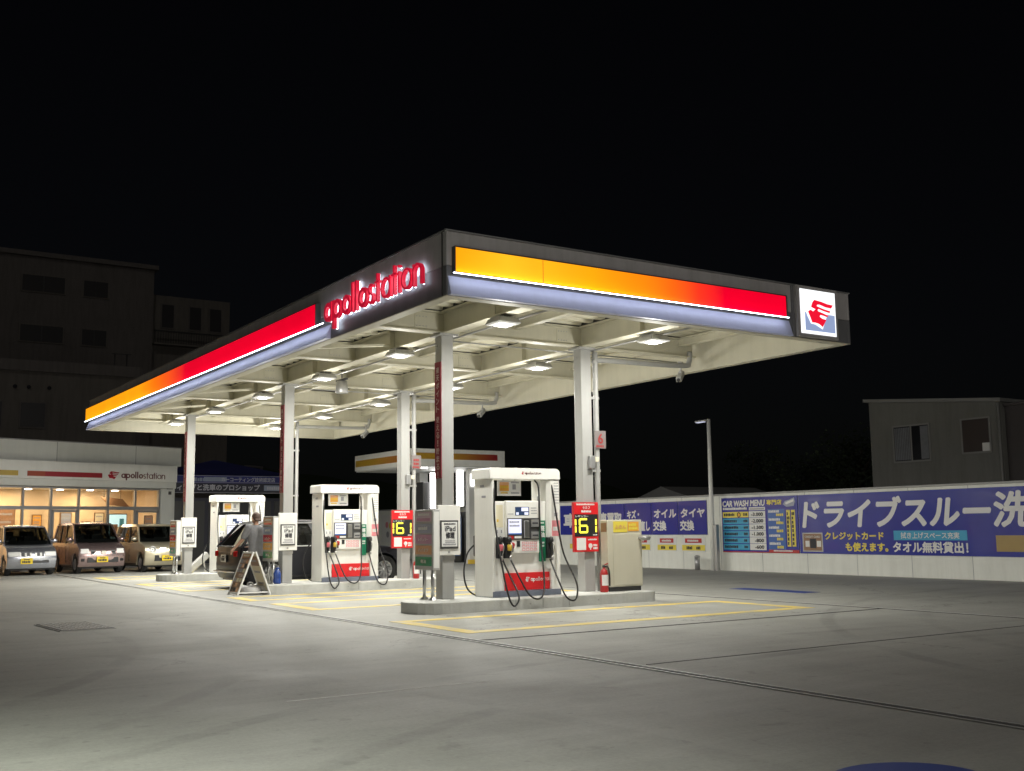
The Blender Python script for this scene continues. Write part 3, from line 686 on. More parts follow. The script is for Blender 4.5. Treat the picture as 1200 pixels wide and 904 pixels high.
    b = MB(); b.box(.36, .46, -.05, -.02, .86, 1.02, 'paper'); b.lathe((.41, -.06, .96), [(0, -.06), (.035, -.05), (.045, .02), (.03, .05), (0, .055)], 'red_plastic', 14); b.cyl((.41, -.06, .91), (.41, -.05, .84), .018, 'black_plastic', n=8); b.box(.53, .60, -.03, -.019, .93, 1.04, 'black_plastic'); b.build('handset', t)
    # left column notices
    f4 = ((0, .07, 0), (1, 0, 0), (0, 0, 1), (0, -1, 0))
    b = MB(); b.rect(f4, .13, .28, 1.30, 1.72, 'paper_cream', .004); b.rect(f4, .14, .18, 1.40, 1.45, 'yellow_plastic', .007); b.rect(f4, .115, .29, 1.16, 1.28, 'paper', .004); b.rect(f4, .14, .165, 1.19, 1.25, 'ink_grey', .007); b.rect(f4, .23, .255, 1.19, 1.25, 'ink_grey', .007)
    b.rect(f4, .115, .29, .80, 1.14, 'paper', .004); b.rect(f4, .14, .27, .86, .94, 'ink_grey', .007); bars(b, f4, .13, .27, (1.06, 1.0), .03, 'ink_grey', .007, 5); b.build('notice', t)
    # lower panels
    b = MB(); b.box(.30, 1.325, .05, .068, .115, .44, 'pump_red'); f5 = ((0, .05, 0), (1, 0, 0), (0, 0, 1), (0, -1, 0))
    b.poly(f5, head_pts(.76, .86, .26, .36), 'paper', .004); station_word(b, f5, .88, .275, .052, 'paper', .002, .005); b.build('red_panel', t, bevel=.004)
    b = MB(); b.box(1.09, 1.23, .035, .066, .64, 1.42, 'green_sign')
    f6 = ((0, .035, 0), (1, 0, 0), (0, 0, 1), (0, -1, 0))
    for k, ch in enumerate('軽油'): b.text(ch, f6, 1.115, 1.205, 1.22-k*.12, 1.32-k*.12, 'paper', bold=.03)
    bars(b, f6, 1.12, 1.20, (1.36, .98, .92), .035, 'paper'); b.build('fuel_strip', t)
    # advertising plate hanging in the opening
    b = MB(); b.box(.27, .80, .22, .25, 1.90, 2.19, 'paper'); f7 = ((0, .22, 0), (1, 0, 0), (0, 0, 1), (0, -1, 0))
    b.rect(f7, .31, .52, 1.99, 2.15, 'paper_orange', .004); b.rect(f7, .31, .52, 2.10, 2.16, 'rust_panel', .006); bars(b, f7, .33, .51, (2.05, 1.94), .035, 'yellow_plastic', .008, 3); b.rect(f7, .60, .68, 2.02, 2.12, 'ink_grey', .004); bars(b, f7, .57, .77, (2.14, 1.94), .03, 'ink_grey', .004, 8)
    for x in (.40, .67): b.box(x-.008, x+.008, .23, .24, 2.19, H-.2, 'grey_metal')
    b.build('advert_plate', t)
    b = MB(); f8 = ((0, 0, 0), (1, 0, 0), (0, 0, 1), (0, -1, 0))
    bars(b, f8, 1.42, 1.54, [1.75+i*.055 for i in range(9)], .018, 'ink_grey', .004, 9); b.build('print', t); b = MB(); b.rect(f8, 1.42, 1.50, 1.50, 1.57, 'ink_grey', .004); b.build('notice', t); b = MB(); b.rect(f8, 1.36, 1.55, 1.12, 1.42, 'paper_pink', .004); b.rect(f8, 1.38, 1.53, 1.22, 1.30, 'paper', .007); b.build('notice', t)
    f9 = ((0, 0, 0), (0, -1, 0), (0, 0, 1), (-1, 0, 0))
    b = MB(); bars(b, f9, -.42, -.25, (2.06,), .05, 'ink_grey', .004, 4); b.rect(f9, -.37, -.22, 1.86, 1.90, 'ink_grey', .004); b.build('notice', t)
    # nozzles and hoses
    nozzle(t, .17, .02, 1.02, 'pink_plastic', 'nozzle with red grip'); nozzle(t, .31, -.06, 1.02, 'yellow_plastic', 'nozzle with yellow grip'); nozzle(t, 1.29, -.03, 1.0, None, 'nozzle without coloured grip')
    def hose(pts): b = MB(); b.tube(pts, .017, 'black_rubber', n=8, sub=8); b.build('hose', t)
    hose([(.08, .12, 2.15), (.05, .0, 2.0), (.02, -.06, 1.4), (-.02, -.36, .6), (-.02, -.54, .12), (.06, -.56, -.09), (.16, -.54, -.11), (.26, -.48, .06), (.25, -.16, .45), (.18, -.06, .70)])
    hose([(1.04, .10, 2.2), (1.06, .0, 2.05), (1.05, -.04, 1.5), (1.02, -.12, 1.0), (.90, -.38, .35), (.78, -.52, .06), (.62, -.55, -.02), (.45, -.52, .08), (.36, -.38, .35), (.31, -.14, .70)])
    hose([(1.36, .08, 2.2), (1.38, .0, 2.05), (1.44, -.05, 1.5), (1.54, -.12, .8), (1.60, -.44, .25), (1.52, -.55, -.03), (1.40, -.56, -.08), (1.28, -.52, .02), (1.24, -.32, .35), (1.26, -.07, .68)])
    hose([(.05, D+.04, 1.0), (-.10, D+.10, .8), (-.20, D+.06, .45), (-.16, D, .15), (.02, D-.02, .02), (.03, D-.03, .10)])
    b = MB(); b.box(.02, .1, D, D+.08, .75, 1.15, 'black_plastic'); b.build('nozzle_holder', t, bevel=.02)
    b = MB(); b.lathe((1.09, .05, 1.83), [(0, -.06), (.03, -.05), (.03, .05), (0, .06)], 'grey_metal', 12); b.lathe((.08, .1, 1.95), [(0, -.06), (.03, -.05), (.03, .05), (0, .06)], 'grey_metal', 12); b.build('hose_swivel', t)
    return t
PLAB = ('white fuel pump nearest the camera with three black hoses and red lower panel', 'white fuel pump on the middle island with three black hoses', 'white fuel pump on the farthest island behind the standing person')
pm = pump(); pm['label'] = PLAB[0]; pm.location = Vector((2.12, -.42, .2))*U
for j in (1, 2): dup(pm, (2.12, QY[j]-.42, .2), PLAB[j])

def payment_box():
    t = thing('notice_cabinet', '', 'cabinet', group='white notice cabinets on the front pillars')
    b = MB(); b.box(-.26, .22, -.20, -.131, 1.0, 1.92, 'white_pump'); b.build('casing', t, bevel=.012)
    b = MB(); b.box(-.22, .16, -.225, -.201, 1.12, 1.64, 'frame_dark'); b.build('frame', t, bevel=.006)
    f = ((0, -.225, 0), (1, 0, 0), (0, 0, 1), (0, -1, 0))
    b = MB(); b.rect(f, -.195, .135, 1.16, 1.61, 'paper', .004); b.text('iPad', f, -.13, .09, 1.44, 1.535, 'ink', .008, .01); b.text('修理', f, -.11, .07, 1.31, 1.42, 'ink', .008, .03)
    bars(b, f, -.15, .10, (1.56,), .03, 'ink', .008, 1); bars(b, f, -.13, .09, (1.255, 1.225), .02, 'ink_grey', .008, 2); bars(b, f, -.17, .11, (1.185,), .03, 'ink_grey', .008, 3); b.build('notice', t)
    b = MB(); b.cyl((-.03, -.2, 1.06), (-.03, -.212, 1.06), .022, 'grey_metal', n=12); b.build('lock', t)
    b = MB(); b.box(-.135, .135, -.14, .135, .92, .995, 'grey_metal'); b.build('collar', t); return t
NLAB = ('white notice cabinet with framed notice on the pillar nearest the camera', 'white notice cabinet with framed notice on the second front pillar', 'white notice cabinet with framed notice on the third front pillar by the parked cars')
nb = payment_box(); nb['label'] = NLAB[0]; nb.location = Vector((PX[0], 0, 0))*U
for j in (1, 2): dup(nb, (PX[0], QY[j], 0), NLAB[j])

def fuel_board(label, cols):
    t = thing('fuel_sign', label, 'sign', (0, 0, 0), R(-90), group='upright fuel grade signs')
    b = MB(); b.box(-.35, .35, -.13, .02, .74, 1.84, 'grey_paint'); b.build('frame', t, bevel=.012)
    f = ((0, -.13, 0), (1, 0, 0), (0, 0, 1), (0, -1, 0)); zs = (1.62, 1.415, 1.215, 1.02, .815); hs = (.18, .165, .17, .165, .165)
    words = (None, None, 'レギュラー', 'ハイオク', '軽油')
    for k in range(5):
        b = MB(); b.rect(f, -.315, .315, zs[k], zs[k]+hs[k], cols[k], .004)
        if words[k]:
            w = .10 if k == 4 else .19; b.text(words[k], f, -w, w, zs[k]+.05, zs[k]+.115, 'paper', .008, .01)
        elif k == 0: bars(b, f, -.20, .24, (zs[k]+.11,), .045, 'paper', .008, 6); b.rect(f, -.26, .26, zs[k]+.015, zs[k]+.065, cols[2], .007)
        else: bars(b, f, -.20, .20, (zs[k]+.055,), .06, 'paper', .008, 7)
        b.build('panel', t)
    b = MB(); b.box(.352, .356, -.11, .0, .78, 1.80, 'paper'); b.build('side_plate', t)
    for x in (-.12, .20):
        b = MB(); b.cyl((x, -.05, .2), (x, -.05, .74), .032, 'steel', n=14); b.lathe((x, -.05, .2), [(.09, 0), (.085, .012), (.04, .05), (.032, .07)], 'steel', 14); b.build('post', t)
    return t
A = ('glare_brown_panel', 'slate_panel', 'glare_red_panel', 'rust_panel', 'green_panel'); Bc = ('brown_panel', 'slate_panel', 'red_panel', 'orange_panel', 'green_panel')  # first set is the same sign with glare put into its panel colours
for lab, cols, y in (('fuel grade sign with five glare-paled panels on steel posts, nearest the camera', A, .02), ('bright fuel grade sign with red and orange panels beside the folding board', Bc, 8.12), ('bright fuel grade sign with red and orange panels beside the parked cars', Bc, 16.46)):
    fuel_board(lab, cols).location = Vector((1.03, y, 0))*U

# red vertical banners on the left faces of the front pillars
for j, y in enumerate(QY):
    t = thing('pillar_banner', ('red vertical banner on the pillar nearest the camera', 'red vertical banner on the second front pillar', 'red vertical banner on the third front pillar')[j], 'banner', (PX[0]-.128, y, 0), 0, 'red banners on the front pillars')
    b = MB(); b.box(-.012, -.002, -.122, .122, 2.42, 4.62, 'pillar_red'); f = ((-.012, 0, 0), (0, -1, 0), (0, 0, 1), (-1, 0, 0))
    for k, ch in enumerate('楽天ポイント使える！貯まる！'):
        z = 4.46-k*.148-(.05 if k > 5 else 0)
        if ch == 'ー': continue
        b.text(ch, f, -.055 if ch != '！' else -.015, .055 if ch != '！' else .015, z-.055, z+.06, 'pillar_red_text', .004, .02)
    b.build('cloth', t)

# price signs on the rear pillars
def seg7(b, f, x, z, w, h, segs, m):
    s = h*.13
    Q = {'a': (x+s*.6, x+w-s*.6, z+h-s, z+h), 'g': (x+s*.6, x+w-s*.6, z+h/2-s/2, z+h/2+s/2), 'd': (x+s*.6, x+w-s*.6, z, z+s), 'f': (x, x+s, z+h/2+s*.3, z+h-s*.5), 'e': (x, x+s, z+s*.5, z+h/2-s*.3), 'b': (x+w-s, x+w, z+h/2+s*.3, z+h-s*.5), 'c': (x+w-s, x+w, z+s*.5, z+h/2-s*.3)}
    for k in segs: b.rect(f, *Q[k], m, .008)
def price_sign():
    t = thing('price_sign', '', 'price sign', group='red price signs on the rear pillars')
    b = MB(); b.box(-.44, .18, -.20, -.135, .99, 1.98, 'label_red'); b.build('casing', t, bevel=.008)
    f = ((-.13, -.20, 0), (1, 0, 0), (0, 0, 1), (0, -1, 0))
    b = MB(); b.rect(f, -.30, .30, 1.74, 1.97, 'pump_red', .004); bars(b, f, -.24, .22, (1.92,), .035, 'paper', .008, 1); b.text('セルフ', f, -.09, .09, 1.845, 1.90, 'paper', .008, .01); bars(b, f, -.12, .14, (1.775,), .045, 'paper', .008, 2); b.build('header', t)
    b = MB(); b.rect(f, -.29, .29, 1.30, 1.735, 'black_plastic', .004); b.text('レギュラー', f, -.27, .05, 1.675, 1.725, 'paper', .008, .01)
    h = .30; z = 1.36
    seg7(b, f, -.40, z, .15, h, 'bc', 'digit_yellow'); seg7(b, f, -.19, z, .23, h, 'afgedc', 'digit_yellow'); seg7(b, f, .09, z, .17, h, 'bc', 'digit_yellow'); bars(b, f, .16, .27, (1.315,), .025, 'paper', .008, 3); b.build('price_display', t)
    b = MB(); b.rect(f, -.29, .29, 1.0, 1.29, 'pump_red', .004); b.rect(f, -.25, -.02, 1.03, 1.27, 'paper', .008); bars(b, f, .03, .27, (1.22,), .03, 'paper', .008, 4); b.ring((.09, 1.11), .0, .05, f, .004, .009, 'paper'); b.rect(f, .075, .105, 1.03, 1.09, 'paper', .009); bars(b, f, .16, .27, (1.04, 1.1), .045, 'paper', .008, 5); b.build('footer', t)
    return t
ps = price_sign(); ps['label'] = 'red price sign reading 161 on the rear pillar beside the fire extinguisher'; ps.location = Vector((PX[1], 0, 0))*U
dup(ps, (PX[1], QY[1], 0), 'red price sign reading 161 on the rear pillar between two pumps')

# lane plates and junction boxes on the rear pillars
for j, y in enumerate(QY[:2]):
    t = thing('number_plate', ('small grey plate reading 6 on the right rear pillar', 'small grey plate with red marks on the middle rear pillar')[j], 'sign', (PX[1]+.30, y-.16, 3.08), 0)
    b = MB(); b.box(-.14, .14, -.012, .012, 0, .36, 'plate_grey'); f = ((0, -.012, 0), (1, 0, 0), (0, 0, 1), (0, -1, 0))
    (b.text('6', f, -.06, .06, .10, .30, 'plate_red', .004, .02) if j == 0 else bars(b, f, -.09, .09, (.10, .2), .07, 'plate_red', .004)); bars(b, f, -.11, .11, (.02,), .05, 'plate_red', .004); b.build('plate', t)
    t = thing('switch_box', ('small grey metal box on the right rear pillar', 'small grey metal box on the middle rear pillar')[j], 'box', (PX[1]+.06, y-.135, 2.66))
    b = MB(); b.box(-.07, .06, -.10, 0, 0, .26, 'grey_metal'); b.build('casing', t, bevel=.012)
    b = MB(); b.box(.06, .17, -.06, -.02, .14, .24, 'paper_cream'); b.build('arm', t, bevel=.008)

# fire extinguishers
def extinguisher():
    t = thing('fire_extinguisher', '', 'fire extinguisher', group='red fire extinguishers by the rear pillars')
    b = MB(); b.lathe((0, 0, 0), [(0, 0), (.078, 0), (.082, .02), (.082, .36), (.06, .43), (.028, .455), (.028, .48)], 'red_plastic', 24); b.build('cylinder', t)
    b = MB(); b.lathe((0, 0, .48), [(.03, 0), (.034, .03), (.02, .05), (0, .055)], 'black_plastic', 14); b.bar((-.01, 0, .52), (.10, 0, .56), .03, .012, 'red_plastic'); b.bar((-.01, 0, .50), (.09, 0, .49), .03, .012, 'red_plastic'); b.build('handle', t)
    b = MB(); b.tube([(.02, -.02, .5), (.09, -.03, .47), (.11, -.04, .3), (.10, -.05, .12)], .014, 'black_rubber'); b.build('hose', t)
    b = MB(); n = 8
    for i in range(n):
        a0, a1 = R(200+i*18), R(200+(i+1)*18); b.add([(.0835*math.cos(a0), .0835*math.sin(a0), .13), (.0835*math.cos(a1), .0835*math.sin(a1), .13), (.0835*math.cos(a1), .0835*math.sin(a1), .34), (.0835*math.cos(a0), .0835*math.sin(a0), .34)], [(0, 1, 2, 3)], 'paper', True)
    b.build('label', t); return t
fe = extinguisher(); fe['label'] = 'red fire extinguisher standing between the price pillar and the beige cabinet'; fe.location = Vector((4.70, -.46, .2))*U
dup(fe, (4.78, QY[1]-.40, .2), 'red fire extinguisher low behind the glare-paled fuel grade sign')

# beige towel cabinet at the island end
t = thing('towel_cabinet', 'tall beige steel cabinet with yellow labels at the end of the nearest island', 'cabinet', (4.82, -.48, .2))
b = MB(); b.box(-.02, .86, .0, .24, .09, 1.42, 'cabinet_beige'); b.build('casing', t, bevel=.012)
b = MB(); b.box(.02, .82, .02, .22, .0, .088, 'dark_metal'); b.build('plinth', t)
b = MB(); b.box(.10, .82, -.014, -.002, .12, 1.14, 'cabinet_beige'); b.build('door', t, bevel=.006)
f = ((0, 0, 0), (1, 0, 0), (0, 0, 1), (0, -1, 0))
b = MB(); b.rect(f, .12, .48, 1.17, 1.39, 'banner_yellow', .006); b.text('ふきん', f, .16, .44, 1.24, 1.32, 'rust_panel', .01, .01); b.build('label', t)
b = MB(); b.rect(f, .49, .78, 1.19, 1.38, 'paper_orange', .006); bars(b, f, .52, .75, (1.22, 1.29), .06, 'banner_yellow', .01, 2); b.build('label', t)
fl = ((-.02, 0, 0), (0, -1, 0), (0, 0, 1), (-1, 0, 0)); b = MB(); b.rect(fl, -.21, -.03, 1.18, 1.36, 'poster_brown', .006); b.build('label', t)
b = MB(); b.lathe((.86, -.08, 1.03), [(0, -.03), (.11, -.02), (.13, .03), (.12, .05), (0, .04)], 'grey_metal', 20); b.bar((.84, .0, 1.03), (.86, -.06, 1.03), .03, .03, 'grey_metal'); b.build('tray', t)

# folding advertising board
t = thing('folding_board', 'white framed folding board with brown poster standing in front of the person', 'sign', (.20, 7.4, 0))
def leaf(sx, pm):
    foot, top = Vector((sx*.40, 0, .0)), Vector((sx*.03, 0, 1.0)); d = (top-foot).normalized(); yv = Vector((0, 1, 0)); nn = d.cross(yv)*(1 if sx < 0 else -1)
    b = MB()
    for s in (-1, 1): b.bar(foot+yv*s*.32, top+yv*s*.32, .035, .05, 'board_white', up=(0, 1, 0))
    for q in (.05, .97): c = foot.lerp(top, q); b.bar(c-yv*.32, c+yv*.32, .035, .04, 'board_white')
    o = b.build('leaf_frame', t)
    b = MB(); c = foot.lerp(top, .52); b.obox(c, yv*.30, d*.49, nn*.008, pm)
    fr = (c-d*.0, -yv, d, nn if nn.x*sx > 0 else -nn)
    if sx < 0:
        fr = (c, -yv, d, Vector((-abs(nn.x), 0, abs(nn.z))))
        rr = random.Random(5)
        for i in range(3):
            for j in range(7): b.rect(fr, -.27+i*.185, -.11+i*.185, -.46+j*.115, -.37+j*.115, rr.choice(['rust_panel', 'brown_panel', 'wood_brown', 'paper_cream', 'ink', 'ink_grey']), .012)
        b.rect(fr, -.27, .27, .36, .46, 'rust_panel', .012); bars(b, fr, -.2, .2, (.39,), .05, 'paper_cream', .015)
    else:
        fr = (c, -yv, d, Vector((-abs(nn.x), 0, -abs(nn.z))))
        for j, m in enumerate(('paper_cream', 'paper_cream', 'poster_brown')): b.rect(fr, -.27, .27, -.40+j*.28, -.16+j*.28, m, .012); bars(b, fr, -.2, .2, (-.3+j*.28,), .06, 'ink_grey', .015)
    b.build('poster', t)
leaf(-1, 'poster_brown'); leaf(1, 'paper_cream')
b = MB(); b.bar((-.38, -.32, .06), (.38, -.32, .06), .03, .03, 'board_white'); b.bar((-.38, .32, .06), (.38, .32, .06), .03, .03, 'board_white'); b.build('stretcher', t)
t = thing('base_weight', 'grey rounded ballast weight lying inside the folding board', 'weight', (.22, 7.4, 0))
b = MB(); b.lathe((0, 0, 0), [(0, 0), (.25, 0), (.27, .04), (.25, .13), (.18, .19), (.05, .21), (0, .21)], 'grey_paint', 28); b.build('body', t)
b = MB(); b.tube([(-.06, 0, .2), (-.05, 0, .27), (.05, 0, .27), (.06, 0, .2)], .018, 'grey_metal'); b.build('handle', t)
# blue water canister
t = thing('water_canister', 'blue plastic water canister standing against the second front pillar', 'canister', (1.06, 7.86, .2)); t.scale = (.8, .8, .8)
b = MB(); b.lathe((0, 0, 0), [(0, 0), (.11, 0), (.12, .03), (.12, .14), (.108, .17), (.12, .20), (.12, .31), (.08, .39), (.04, .42), (.04, .45)], 'tank_blue', 24); b.build('body', t)
b = MB(); b.lathe((0, 0, .45), [(.05, 0), (.05, .035), (0, .036)], 'tank_blue', 16); b.build('lid', t)
b = MB(); b.tube([(-.065, 0, .38), (-.06, -.03, .47), (.06, -.03, .47), (.065, 0, .38)], .014, 'tank_blue'); b.build('handle', t)

# ================================================================== BOUNDARY WALL WITH ITS SIGNS
XW = 16.77
t = thing('boundary_wall', 'long white boundary wall of panels along the right side of the forecourt', 'wall', (0, 0, 0))
b = MB(); b.box(XW, XW+.12, -9, 38, -.02, 2.44, 'wall_white'); b.build('panel', t)
b = MB(); b.box(XW-.03, XW+.15, -9, 38, 2.442, 2.50, 'white_paint'); b.build('coping', t, bevel=.008)
b = MB()
for y in [-6+i*1.85 for i in range(24)]: b.box(XW-.004, XW+.01, y, y+.012, 0, 2.44, 'ink_grey')
b.build('joint', t)
fw = FY(XW, 0, 0)
def wallsign(name, label, cat, y0, y1, z0, z1, m, group=None, d=.03):
    t = thing(name, label, cat, (XW-.002, (y0+y1)/2, z0), 0, group)
    b = MB(); b.box(-d, 0, -(y1-y0)/2, (y1-y0)/2, 0, z1-z0, m); return t, b, ((-d, 0, 0), (0, -1, 0), (0, 0, 1), (-1, 0, 0))
PAN = (((15.47, 17.9), ('車検',), 'blue wall panel seen between the nearest pump and the price pillar'), ((13.82, 15.43), ('車買取',), 'blue wall panel directly right of the price pillar behind the beige cabinet'), ((12.29, 13.78), ('キズ・', 'ヘコミ直し'), 'blue wall panel with three rows about dents, partly behind the tall beige cabinet'),
       ((10.86, 12.25), ('オイル', '交換'), 'blue wall panel for oil change, second from the lamp post'), ((9.42, 10.82), ('タイヤ', '交換'), 'blue wall panel for tyre change right beside the lamp post'))
for (y0, y1), lines, lab in PAN:
    t, b, f = wallsign('service_panel', lab, 'sign', y0, y1, 1.17, 2.32, 'banner_blue', 'blue service panels on the boundary wall'); w = (y1-y0)/2
    L = lambda y: -(y-(y0+y1)/2)
    if len(lines) == 1: b.text(lines[0], f, -w*.80, w*.80, .30, .82, 'banner_white', .005, .035)
    else:
        b.text(lines[0], f, -w*.80, w*(.88 if len(lines[0]) > 2 and lines[0][-1] != '・' else .1), .60, .88, 'banner_white', .005, .045)
        b.text(lines[1], f, -w*.88, w*(.88 if len(lines[1]) > 3 else .1), .15, .48, 'banner_white', .005, .04)
    b.build('panel', t)
for (y0, y1), words, lab in (((15.9, 17.3), None, 'between the nearest pump and the price pillar'), ((13.9, 15.3), None, 'hidden mostly behind the price pillar and cabinet'), ((12.4, 13.6), None, 'just right of the beige cabinet'), ((11.0, 12.0), 'オイル交換', 'below the oil change panel'), ((9.55, 10.7), 'タイヤ交換', 'beside the lamp post')):
    t, b, f = wallsign('price_strip', 'small red and yellow strips ' + lab, 'sign', y0, y1, .60, 1.08, 'banner_white', 'red and yellow strips below the blue panels', .015); w = (y1-y0)/2
    b.rect(f, -w*.72, w*.72, .29, .44, 'label_red', .004); bars(b, f, -w*.5, w*.5, (.33,), .07, 'banner_white', .008, len(lab)); b.rect(f, -w*.99, w*.99, .03, .22, 'banner_yellow', .004)
    bars(b, f, -w*.6, -w*.05, (.07,), .11, 'ink', .008, 3); bars(b, f, w*.25, w*.7, (.07,), .11, 'ink', .008, 4); b.build('strip', t)
# car wash menu
t, b, f = wallsign('menu_board', 'blue CAR WASH MENU board with price column on the white wall', 'sign', 5.39, 8.68, .60, 2.36, 'banner_blue')
W = 1.645
b.rect(f, -W, W, 0, .03, 'label_red', .004)
b.text('CAR WASH MENU', f, -1.58, .30, 1.48, 1.66, 'banner_white', .006, .05, .15); b.text('専門店', f, .38, 1.0, 1.50, 1.65, 'banner_yellow', .006, .04); bars(b, f, -1.58, -.48, (1.37,), .08, 'banner_white', .006, 2)
b.rect(f, -.40, .30, 1.34, 1.44, 'banner_white', .004); bars(b, f, -.36, .26, (1.36,), .05, 'ink_grey', .007, 3)
prices = ('-3.000', '-2.000', '-1.500', '-1.000', '-800', '-600')
for k in range(6):
    z = 1.12-k*.207; b.rect(f, -1.60, -.43, z, z+.18, 'banner_yellow' if k == 0 else 'cyan_panel', .004); b.rect(f, -.41, .30, z-.005, z+.192, 'paper', .004)
    bars(b, f, -1.54, -.90 if k else -1.0, (z+.05,), .09, 'ink', .007, 20+k); bars(b, f, -.66, -.47, (z+.05,), .09, 'ink', .007, 40+k)
    if k == 0: b.ring((-.86, z+.085), .055, .085, f, .004, .008, 'ink'); b.ring((-.86, z+.085), 0, .05, f, .004, .009, 'orange_panel')
    p = prices[k]; b.text(p, f, -.30 if k < 4 else -.18, .20, z+.04, z+.14, 'ink', .007, .05)
b.rect(f, .40, 1.12, .10, 1.36, 'mid_blue', .004)
for k in range(5): z = 1.20-k*.25; bars(b, f, .44, .92, (z+.05,), .08, 'banner_white', .007, 60+k); bars(b, f, .76, 1.08, (z-.06,), .09, 'banner_yellow', .007, 70+k)
b.poly(f, [(1.05, 1.50), (1.15, 1.60), (1.34, 1.64), (1.52, 1.70), (1.55, 1.58), (1.50, 1.44), (1.2, 1.42)], 'slate_panel', .004); b.poly(f, [(1.15, 1.54), (1.3, 1.60), (1.50, 1.65), (1.50, 1.58), (1.2, 1.49)], 'banner_white', .007)
for s_ in (0, 1):
    x = 1.18+s_*.20; b.rect(f, x, x+.155, .2, 1.32, 'banner_yellow', .004); bars(b, f, x+.02, x+.14, [.25+i*.13 for i in range(8)], .10, 'ink', .007, 80+s_)
b.rect(f, .40, W, 0.03, .10, 'label_red', .004); bars(b, f, .6, 1.4, (.045,), .045, 'banner_white', .007, 5)
b.build('panel', t)
# long drive-through banner
t, b, f = wallsign('wash_banner', 'long dark blue drive through car wash banner with large white lettering on the wall', 'banner', -7.2, 5.36, .60, 2.36, 'banner_blue', None, .02)
OY = 5.36-6.28           # banner centre
def bx(y0, y1): return (-(y0-(-.92)), -(y1-(-.92)))
LX = lambda y: -(y-(-.92))
b.text('ドライブスルー', f, LX(5.20), LX(-1.05), .80, 1.60, 'banner_white', .006, .035, .15); b.text('洗車', f, LX(-1.16), LX(-3.2), .77, 1.63, 'banner_white', .006, .03, .1)
b.rect(f, LX(5.25), LX(4.47), .06, .62, 'grey_metal', .004); b.rect(f, LX(5.21), LX(4.51), .09, .59, 'poster_brown', .006); b.rect(f, LX(5.14), LX(4.98), .20, .38, 'paper', .008); b.rect(f, LX(4.70), LX(4.54), .20, .38, 'paper', .008); b.rect(f, LX(4.96), LX(4.72), .16, .44, 'ink', .008); b.text('CREDIT CARD', f, LX(5.15), LX(4.56), .47, .53, 'paper', .01, .02)
b.text('クレジットカード', f, LX(4.37), LX(2.28), .42, .63, 'banner_yellow', .006, .04); b.text('も使えます。', f, LX(3.62), LX(2.15), .09, .33, 'banner_yellow', .006, .04)
b.rect(f, LX(1.94), LX(-.35), .41, .67, 'cyan_panel', .004); b.text('拭き上げスペース充実', f, LX(1.70), LX(-.12), .455, .62, 'banner_white', .008, .02); b.text('タオル無料貸出！', f, LX(1.97), LX(-.35), .08, .36, 'banner_white', .006, .035)
b.rect(f, LX(-1.16), LX(-2.8), .13, .54, 'tan_print', .004)
b.build('sheet', t)
t, b, f = wallsign('wall_poster', 'white poster with coloured dots on the far wall above the black car', 'poster', 32.3, 34.2, .8, 2.2, 'paper', None, .02)
for x, z, m in ((-.3, .9, 'paper_pink'), (.1, .85, 'banner_yellow'), (-.2, .4, 'ink_grey'), (.35, .9, 'paper_orange')): b.ring((x, z), 0, .16, f, .003, .006, m)
b.build('sheet', t)

# lamp post and bollard in front of the wall
t = thing('lamp_post', 'slender grey lamp post standing against the white wall left of the menu board', 'lamp post', (16.42, 8.82, 0))
b = MB(); b.cyl((0, 0, 0), (0, 0, 5.0), .085, 'store_white', r2=.06, n=18); b.build('pole', t)
b = MB(); b.bar((-.0, .05, 4.97), (-.1, .50, 4.95), .20, .06, 'grey_metal'); b.build('lamp_head', t, bevel=.02)
b = MB(); b.bar((-.04, .16, 4.925), (-.09, .46, 4.91), .15, .012, 'screen_white'); b.build('lens', t)
b = MB(); b.box(-.13, .13, -.13, .13, 0, .02, 'grey_metal'); b.box(-.04, .09, -.22, -.09, 0, 1.5, 'grey_metal'); b.build('base', t, bevel=.01)
t = thing('bollard', 'short grey metal bollard by the wall near the lamp post', 'bollard', (16.42, 9.6, 0))
b = MB(); b.cyl((0, 0, 0), (0, 0, .44), .09, 'grey_metal', n=20); b.lathe((0, 0, .44), [(.095, 0), (.095, .02), (.05, .045), (0, .05)], 'grey_metal', 20); b.build('post', t)

# ================================================================== WASH BAY (far right)
t = thing('wash_bay', 'white car wash bay roof with orange to red stripe behind the pumps', 'car wash bay', (0, 0, 0))
bx0, bx1, by0, by1 = 11.62, 16.1, 21, 26.4
b = MB(); b.box(bx0, bx1, by0, by1, 4.05, 4.72, 'store_white'); b.build('fascia', t, bevel=.01)
gradient_mat('bay_stripe', 'X', bx0, bx1, [(0, (.50, .30, .03)), (.45, (.50, .27, .04)), (.72, (.36, .10, .03)), (.9, (.30, .02, .03)), (1, (.30, .02, .03))], .0)
gradient_mat('bay_stripe_side', 'Y', by0, by1, [(0, (.36, .12, .03)), (.35, (.45, .20, .04)), (.7, (.50, .30, .03)), (1, (.50, .30, .03))], .0)
b = MB(); b.box(bx0+.1, bx1-.38, by0-.012, by0-.002, 4.30, 4.55, 'bay_stripe'); b.box(bx0-.012, bx0-.002, by0+.1, by1-.1, 4.22, 4.50, 'bay_stripe_side'); b.build('stripe', t)
b = MB(); b.box(bx0+.05, bx1-.05, by0+.05, by1-.05, 4.0, 4.048, 'bay_white'); b.build('soffit', t)
for x, y in ((14.62, 21.5), (14.62, 25.9)):
    b = MB(); b.box(x-.0, x+.42, y, y+.3, 0, 3.998, 'bay_white'); b.build('pillar', t, bevel=.015)
b = MB(); b.box(14.5, 16.6, 21.35, 21.48, .0, .18, 'yellow_plastic'); b.build('kerb', t, bevel=.02)
b = MB(); b.box(14.70, 14.86, 21.44, 21.496, 3.25, 3.75, 'tube_light'); b.build('lamp', t)
